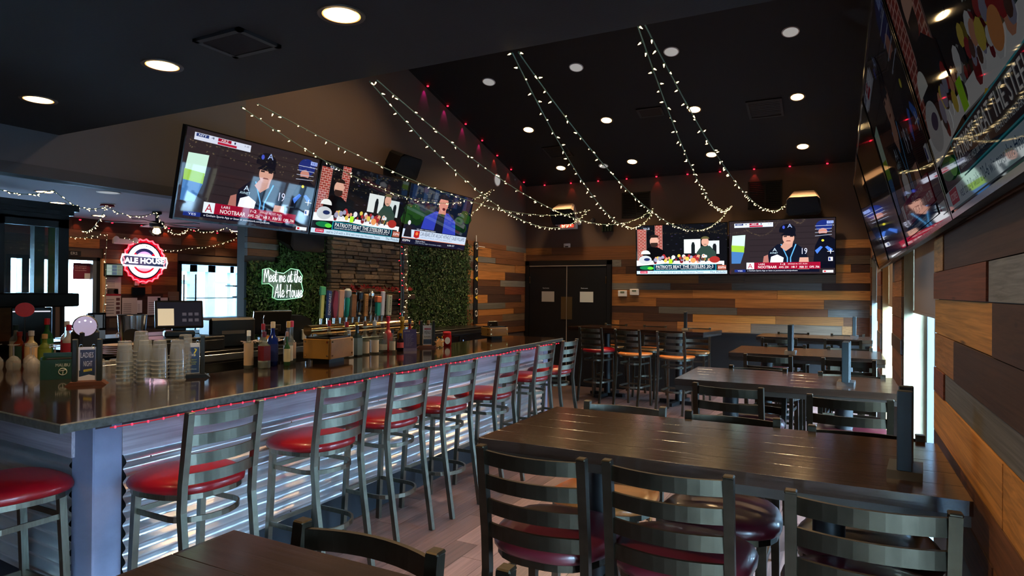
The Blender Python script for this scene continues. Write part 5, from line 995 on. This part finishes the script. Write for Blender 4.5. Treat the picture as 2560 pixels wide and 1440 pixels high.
t = thing('round_sign', 'red round sign on a stick above the liquor step', 'sign', (-5.55, 2.62, 1.03)); ob('stick', MB().tube([(0, 0, 0), (0, 0, .36)], .006), M_BLACK, t); ob('plate', MB().prism(ell(0, .41, .06, .055), -.01, .01), pm((196, 40, 40)), t, rot=(0, 0, 1.0))
# hutch
HB = mat('black_stained_hutch', (22, 24, 24), .4)
t = thing('hutch_cabinet', 'tall black glazed hutch with moulded crown at the left edge', 'cabinet', (-6.6, 3.5, 0))
ob('base', MB().box(-.5, 0, -2.6, .05, 0, 1.1), HB, t); ob('back_board', MB().box(-.46, -.44, -2.6, .0, 1.1, 1.43), wood('orange_hutch_board', (170, 104, 56), .7, .5), t)
ob('shelf', MB().cbox(-.52, .05, -2.6, .06, 1.43, 1.56, .012), HB, t)
for y0, y1 in ((-.11, -.02), (-.62, -.55), (-1.3, -1.22)): ob('post', MB().box(-.06, 0, y0, y1, 1.56, 2.24), HB, t)
ob('side_post', MB().box(-.5, -.42, -.11, -.02, 1.56, 2.24), HB, t); ob('rail', MB().box(-.06, 0, -2.6, -.02, 2.18, 2.26), HB, t)
for k, (dx, za, zb_) in enumerate(((.0, 2.24, 2.3), (.03, 2.3, 2.34), (.06, 2.34, 2.4))): ob('crown', MB().box(-.5-dx, dx, -2.6, dx-.02, za, zb_), HB, t)
for y0, y1 in ((-.55, -.11), (-1.22, -.62)): ob('glass_pane', MB().box(-.035, -.03, y0, y1, 1.56, 2.2), M_PANE, t)
ob('ladder', MB().box(-.3, -.28, -.05, .02, 1.56, 2.2), mat('green_strip_paint', (120, 150, 40), .6), t)  # single upright green strip inside the hutch
t = thing('chrome_dispenser', 'chrome dispenser with black rim right of the hutch', 'dispenser', (-6.5, 3.68, 1.1)); ob('body', MB().cbox(-.07, .07, -.06, .06, 0, .26, .01), M_STEEL, t); ob('rim', MB().box(-.075, .075, -.068, -.06, .1, .12).box(-.075, .075, -.068, -.06, .25, .27).box(-.075, -.065, -.068, -.06, .1, .27).box(.065, .075, -.068, -.06, .1, .27), M_BLACK, t, rot=(0, 0, 1.2))
t = thing('sideboard', 'low black sideboard standing beyond the back bar in the lounge', 'sideboard', (-6.6, 4.6, 0)); ob('carcass', MB().box(-.4, .1, -1.0, 1.2, 0, 1.08), M_BLACK, t); ob('top', MB().cbox(-.42, .12, -1.02, 1.22, 1.08, 1.11, .004), M_BLACK, t)
t = thing('till_screen', 'black terminal with white status line in front of the hutch', 'till', (-6.2, 2.98, 1.1), 1.1); ob('case', MB().cbox(-.14, .14, -.02, .02, 0, .34, .008), M_PLASTIC, t); ob('status_line', MB().box(-.13, .13, -.0215, -.02, .3, .31), mat('white_status', (230, 230, 236), emit=(230, 230, 240), es=1), t)
# ================================================================ NEON SIGNS
def neon(c, es): return mat('neon_%d_%d_%d' % c, (255, 255, 255), .4, emit=c, es=es, nosample=False)
t = thing('neon_sign', 'round bottle-cap neon sign with lit ALE HOUSE banner', 'neon sign', (XF+.06, 6.365, 2.05), math.pi/2)
ob('backing', MB().prism(ell(0, 0, .33, .33, 40), .0, .012), mat('dark_acrylic', (16, 16, 24), .2), t)
sc2 = []
for i in range(168):
    a = 2*math.pi*i/168; r = .352-.024*abs(math.sin(a*10.5)); sc2.append((r*math.cos(a), -.012, r*math.sin(a)))
ob('red_neon_tube', MB().tube(sc2, .012, 6, True), neon((255, 24, 50), 3.2), t)
ob('red_glow_plate', MB().prism(ell(0, 0, .335, .335, 40), -.003, .0), mat('red_acrylic', (190, 10, 40), .4, emit=(220, 0, 40), es=.5), t)
def annulus(r0, r1, y, a0=0, a1=360, n=40):
    b = MB(); vs = []
    for i in range(n+1): a = math.radians(a0+(a1-a0)*i/n); vs += [(r0*math.cos(a), y, r0*math.sin(a)), (r1*math.cos(a), y, r1*math.sin(a))]
    return b.add(vs, [(2*i, 2*i+1, 2*i+3, 2*i+2) for i in range(n)])
ob('white_ring', annulus(.2, .27, -.008), neon((245, 246, 255), 2.2), t); ob('dark_ring', annulus(.27, .292, -.006), pm((30, 20, 50)), t)
ob('white_ring', annulus(.15, .2, -.0075, 40, 140), pm((30, 60, 130)), t)
ob('blue_half', MB().add([(0, -.009, 0)]+[(.15*math.cos(math.radians(i*9)), -.009, .15*math.sin(math.radians(i*9))) for i in range(21)], [(0, i, i+1) for i in range(1, 21)]), neon((30, 50, 210), 1.2), t)
ob('red_half', MB().add([(0, -.009, 0)]+[(.17*math.cos(math.radians(180+i*9)), -.009, .17*math.sin(math.radians(180+i*9))) for i in range(21)], [(0, i, i+1) for i in range(1, 21)]), neon((190, 20, 90), 1.0), t)
ob('banner', MB().prism([(-.36, -.075), (.36, -.1), (.37, .0), (.36, .06), (-.36, .085), (-.37, 0)], -.016, -.011), pm((50, 84, 120), .4), t)
ob('banner_neon', MB().tube([(x, -.02, z) for x, z in ((-.36, -.08), (0, -.09), (.36, -.1), (.378, -.02), (.36, .06), (0, .075), (-.36, .088), (-.378, .0))], .014, 6, True), neon((250, 250, 255), 3), t)
letter(t, 'ALE HOUSE', -.33, -.045, -.02, .66, .09, neon((250, 250, 255), 3), 'neon_lettering', bold=.035)
lamp('POINT', (0, -.25, 0), 4, (1, .35, .45), t, size=.2)
t = thing('neon_sign', 'white script neon sign on the ivy wall left of the stone column', 'neon sign', (-4.93, 4.34, 1.53), math.pi/2)
NW = neon((235, 246, 255), 2.6)
GLY = {'M': (.95, [[(0, 0), (.12, .9), (.2, 1), (.42, .35), (.7, 1), (.78, .9), (.86, .05), (.95, .0)]]), 'e': (.5, [[(0, .22), (.3, .3), (.4, .45), (.25, .58), (.08, .45), (.06, .2), (.2, .02), (.38, .06), (.5, .2)]]),
 't': (.42, [[(.0, .2), (.2, .95), (.14, .3), (.18, .05), (.3, .02), (.42, .2)], [(-.02, .62), (.4, .68)]]), 'm': (.75, [[(0, .1), (.08, .55), (.08, 0)], [(.08, .3), (.22, .56), (.34, .5), (.34, 0)], [(.34, .3), (.48, .56), (.6, .48), (.62, .1), (.75, .05)]]),
 'a': (.55, [[(.42, .5), (.25, .6), (.06, .4), (.06, .12), (.2, 0), (.38, .2), (.44, .55)], [(.44, .55), (.42, .1), (.55, .05)]]), 'h': (.6, [[(0, .15), (.2, .8), (.24, 1.05), (.14, 1.0), (.08, 0)], [(.09, .3), (.25, .56), (.38, .5), (.4, .1), (.6, .08)]]),
 'A': (.85, [[(-.02, 0), (.3, .7), (.5, 1.02), (.56, .5), (.62, 0)], [(.12, .36), (.72, .42)]]), 'l': (.36, [[(0, .12), (.22, .75), (.24, 1.02), (.12, .98), (.1, .2), (.2, 0), (.36, .15)]]), 'H': (.95, [[(.08, .98), (.16, .9), (.1, 0)], [(.0, .42), (.4, .55), (.82, .5)], [(.78, 1.0), (.7, .5), (.7, .05), (.85, .0)]]),
 'o': (.55, [[(.25, .56), (.06, .4), (.08, .1), (.25, 0), (.42, .2), (.38, .48), (.25, .56), (.4, .45), (.55, .42)]]), 'u': (.6, [[(0, .35), (.06, .55), (.08, .12), (.22, 0), (.4, .15), (.44, .55), (.44, .1), (.6, .06)]]), 's': (.42, [[(0, .08), (.2, .58), (.24, .3), (.32, .12), (.18, -.02), (.04, .06), (.3, .12), (.42, .16)]])}
def script(parent, s, x, z, width, h):
    tot = sum(GLY[c][0] if c in GLY else .34 for c in s); k = width/tot
    for c in s:
        if c in GLY:
            b = MB()
            for pl in GLY[c][1]: b.tube([(q*k, 0, r*h) for q, r in pl], .0029, 6)
            ob('neon_letter', b, NW, parent, (x, -.014, z)); x += GLY[c][0]*k
        else: x += .34*k
script(t, 'Meet me at the', -.01, .15, .48, .12); script(t, 'Ale House', .12, .0, .36, .13)
outl = [(-.025, .13), (-.02, .27), (.06, .285), (.13, .25), (.24, .24), (.33, .29), (.44, .28), (.49, .22), (.475, .15), (.5, .07), (.47, .0), (.38, -.01), (.28, -.02), (.16, -.02), (.1, .0), (.11, .1), (.06, .135)]
ob('acrylic_backing', MB().prism(outl, .0, .006), glassy('clear_acrylic', (215, 240, 222), .04), t); ob('edge_glow', MB().tube([(x, -.002, z) for x, z in outl], .0035, 5, True), neon((120, 255, 170), .9), t)
lamp('POINT', (.24, -.2, .15), 1.6, (.8, 1, .9), t, size=.15)
# ================================================================ LOUNGE THINGS
for i, (x, y, n) in enumerate(((-7.62, 3.77, 'left glowing downlight in the grey lounge ceiling'), (-8.46, 4.33, 'second glowing downlight in the lounge ceiling above the hutch'), (-9.4, 5.35, 'downlight in the lounge ceiling near the glass door'), (-9.6, 7.8, 'far downlight in the lounge ceiling near the wide window'))): downlight(n, (x, y, 2.64), energy=40)
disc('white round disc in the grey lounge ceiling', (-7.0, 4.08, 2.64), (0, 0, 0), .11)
t = thing('emergency_light', 'white twin-head emergency light above the lounge door', 'emergency light', (XF+.03, 6.03, 2.33), math.pi/2); ob('case', MB().cbox(-.16, .16, -.05, .0, -.035, .05, .008), M_WHITE, t)
for s in (-1, 1): ob('lamp_head', MB().lathe([(.03, 0), (.05, .05), (.04, .055)], 12), M_WHITE, t, (s*.15, -.05, .03), (math.pi/2, 0, 0))
t = thing('wall_monitor', 'small lit security monitor beside the lounge door', 'monitor', (XF+.04, 5.88, 1.79), math.pi/2); ob('case', MB().cbox(-.14, .14, -.05, 0, 0, .2, .008), M_PLASTIC, t); ob('screen', MB().box(-.12, .12, -.053, -.05, .02, .18), mat('cctv_screen', (90, 110, 100), .3, emit=(120, 150, 136), es=.8, noise=0), t)
rg = random.Random(6)
for k in range(9): ob('camera_view', MB().box(-.115+.077*(k % 3), -.045+.077*(k % 3), -.0545, -.053, .024+.052*(k//3), .068+.052*(k//3)), mat('cctv_tile_%d' % (k % 3), (90, 100, 110), .3, emit=((176, 196, 186), (70, 96, 120), (120, 130, 110))[k % 3], es=.7), t)
def sheet(label, y, z, w_, h_, col=(206, 196, 190), head=None, pics=0):
    t = thing('paper_notice', label, 'paper', (XF+.024, y, z), math.pi/2, 'papers pinned on the lounge wall'); ob('sheet', MB().box(0, w_, -.003, 0, 0, h_), pm(col, .7), t)
    if head: ob('header', MB().box(0, w_, -.004, -.003, h_*.82, h_*.9), pm(head, .6), t)
    for k in range(6): ob('text_line', MB().box(w_*.08, w_*.6, -.004, -.003, h_*(.1+.11*k), h_*(.13+.11*k)), pm((130, 120, 120), .7), t)
    for k in range(pics): ob('photo', MB().box(w_*.72, w_*.94, -.0045, -.003, h_*(.08+.18*k), h_*(.2+.18*k)), pm((96, 60, 60), .6), t)
sheet('menu poster with red header and photos beside the lounge door post', 5.76, 1.18, .26, .38, head=(150, 30, 50), pics=4); sheet('pale poster under the security monitor', 5.78, 1.56, .24, .22); sheet('tan flyer above the red-headed menu', 5.81, 1.5, .17, .1, (196, 170, 140)); sheet('white sheet right of the red-headed menu', 6.04, 1.18, .24, .28); sheet('large white sheet tilted by the black tablet', 6.45, 1.18, .22, .3, (226, 222, 220)); sheet('white sheet overlapping the tilted one', 6.62, 1.2, .2, .26, (220, 210, 210)); sheet('brown card behind the papers', 6.8, 1.3, .24, .26, (120, 96, 80)); sheet('small white card over a brown patch', 6.28, 1.22, .08, .2, (230, 228, 226))
t = thing('wall_tablet', 'small black tablet on the lounge wall under the neon sign', 'tablet', (XF+.03, 6.29, 1.5), math.pi/2); ob('case', MB().cbox(-.11, .11, -.02, 0, 0, .13, .006), M_PLASTIC, t); ob('screen', MB().box(-.1, .1, -.0215, -.02, .012, .118), M_SCREENOFF, t)
for i, (y, z) in enumerate(((6.26, 1.69), (6.37, 1.71))): t = thing('wall_switch', ('left', 'right')[i]+' small white switch box below the neon sign', 'switch', (XF+.03, y, z), math.pi/2); ob('plate', MB().cbox(-.035, .035, -.02, 0, -.035, .035+.01*i, .004), M_WHITE, t); ob('toggle', MB().box(-.008, .008, -.026, -.02, -.01, .012), M_WHITE, t)
t = thing('door_sticker', 'dark red poster stuck on the lounge glass door', 'poster', (XF-.05, 5.36, 1.74), math.pi/2); ob('sheet', MB().box(0, .27, -.003, 0, 0, .24), pm((112, 36, 56), .5), t)
for k, s in enumerate(('and quesadillas', 'wings', 'the sauteed')): letter(t, s, .025, .12+.035*k, -.004, .16, .018, pm((220, 190, 190)), 'print_lettering')
ob('panel', MB().box(.16, .25, -.004, -.003, .01, .09), pm((206, 200, 200)), t)
t = thing('lounge_sign', 'small dark sign with partial letters over the lounge door', 'sign', (XF+.03, 5.22, 2.08), math.pi/2); ob('board', MB().box(0, .2, -.01, 0, 0, .07), M_BLACK, t); letter(t, 'ERS', .06, .015, -.011, .09, .04, pm((190, 188, 186)))
t = thing('wire_rack', 'black wire shelving rack in front of the wide lounge window', 'rack', (-9.55, 7.62, 0), math.pi/2)
for x in (-.62, .56): 
    for y in (-.0, .3): ob('upright', MB().tube([(x, y, 0), (x, y, 1.85)], .012, 6), M_BLACK, t)
for z in (1.12, 1.46):
    ob('shelf', MB().box(-.62, .56, -.01, .31, z-.012, z), M_BLACK, t)
t = thing('folded_chair', 'black folded frame lying on the wire rack', 'chair', (-9.5, 7.95, 1.46), math.pi/2); ob('frame', MB().beam((-.3, -.05, .015), (.2, -.05, .015), .03, .02).beam((.2, -.05, .01), (.22, -.05, .21), .03, .03).beam((-.28, -.05, .2), (.22, -.05, .2), .03, .02), M_BLACK, t); ob('panel', MB().box(-.3, -.1, -.05, .15, .195, .215), M_BLACK, t)
FB = mat('dark_fan_blade', (36, 32, 34), .5)
for n, loc in (('dark ceiling fan with caged lamp in the lounge', (-8.2, 5.42, 2.64)), ('dark ceiling fan partly cut by the left edge', (-7.9, 3.25, 2.64))):
    t = thing('ceiling_fan', n, 'ceiling fan', loc, 0, 'lounge ceiling fans'); ob('canopy', MB().lathe([(.06, 0), (.06, -.03), (.02, -.05), (.02, -.12), (.09, -.13), (.09, -.2), (.05, -.22)], 16), M_BLACK, t)
    for k in range(5): a = k*1.2566+.3; ob('blade', MB().beam((.09*math.cos(a), .09*math.sin(a), -.16), (.6*math.cos(a), .6*math.sin(a), -.16), .12, .008), FB, t)
    ob('lamp_globe', MB().lathe([(.03, -.22), (.05, -.25), (.05, -.28), (.02, -.3)], 12), mat('fan_lamp', (255, 240, 200), emit=(255, 226, 170), es=5), t)
    for k in range(8): a = k*.785; ob('cage_wire', MB().tube([(.05*math.cos(a), .05*math.sin(a), -.21), (.09*math.cos(a), .09*math.sin(a), -.26), (.04*math.cos(a), .04*math.sin(a), -.32)], .003, 5), M_BLACK, t)
t = thing('eave_led_string', 'row of red LED pucks along the top of the lounge plank wall', 'led lights', (XF+.12, 4.9, 2.61))
for k in range(9): puck(t, (0, k*.46, 0), RDL); lamp('SPOT', (-.03, k*.46, -.02), 1.3, (1, .16, .06), t, (-.35, 0, -1), .01, 75, .4)
ob('wire', MB().tube([(0, -.2, .02), (0, 4.0, .02)], .003, 5), M_BLACK, t)
Gl = 'fairy lights in the lounge'
for k, (a, c, s, n) in enumerate((((-6.3, 2.6, 2.5), (-6.81, 3.45, 2.56), .08, 'lounge fairy lights at the far left edge above the hutch'), ((-6.81, 3.45, 2.56), (-7.57, 4.39, 2.56), .1, 'lounge fairy lights sagging from the downlight to the red detector'), ((-7.57, 4.39, 2.56), (-7.6, 5.0, 2.56), .08, 'lounge fairy lights left of the caged fan lamp'),
    ((-7.6, 5.0, 2.56), (-9.2, 6.6, 2.56), .16, 'lounge fairy lights dipping in front of the plank wall'), ((-9.2, 6.6, 2.56), (-8.56, 6.8, 2.58), .06, 'lounge fairy lights under the baseball television, left'), ((-8.56, 6.8, 2.58), (-8.9, 7.75, 2.58), .1, 'lounge fairy lights under the baseball television, right'),
    ((-9.85, 5.0, 2.36), (-9.85, 5.72, 2.43), .05, 'lounge fairy lights over the glass door'), ((-9.85, 6.0, 2.4), (-9.85, 7.1, 2.3), .1, 'lounge fairy lights crossing behind the round neon sign'), ((-9.85, 7.1, 2.3), (-9.85, 8.1, 2.58), .05, 'lounge fairy lights rising above the wide window'), ((-7.57, 4.39, 2.56), (-9.2, 5.0, 2.4), .12, 'lounge fairy lights running from the red detector to the wall'))):
    strand(n, sag(a, c, s, 16), (.115), 50+k, group=Gl, bm=BMS)
strand('fairy lights hanging straight down beside the lounge door post', [(-9.85, 5.73, 2.42), (-9.84, 5.7, 2.0), (-9.85, 5.72, 1.6), (-9.85, 5.68, 1.2)], .1, 70, group=Gl, bm=BMS)
t = thing('smoke_detector', 'red round detector on the lounge ceiling', 'detector', (-8.0, 4.65, 2.64)); ob('base', MB().lathe([(.07, 0), (.08, -.03), (.03, -.045)], 16), pm((130, 20, 34)), t); ob('ring', MB().lathe([(.085, 0), (.085, -.008), (.06, -.01)], 16), M_WHITE, t)
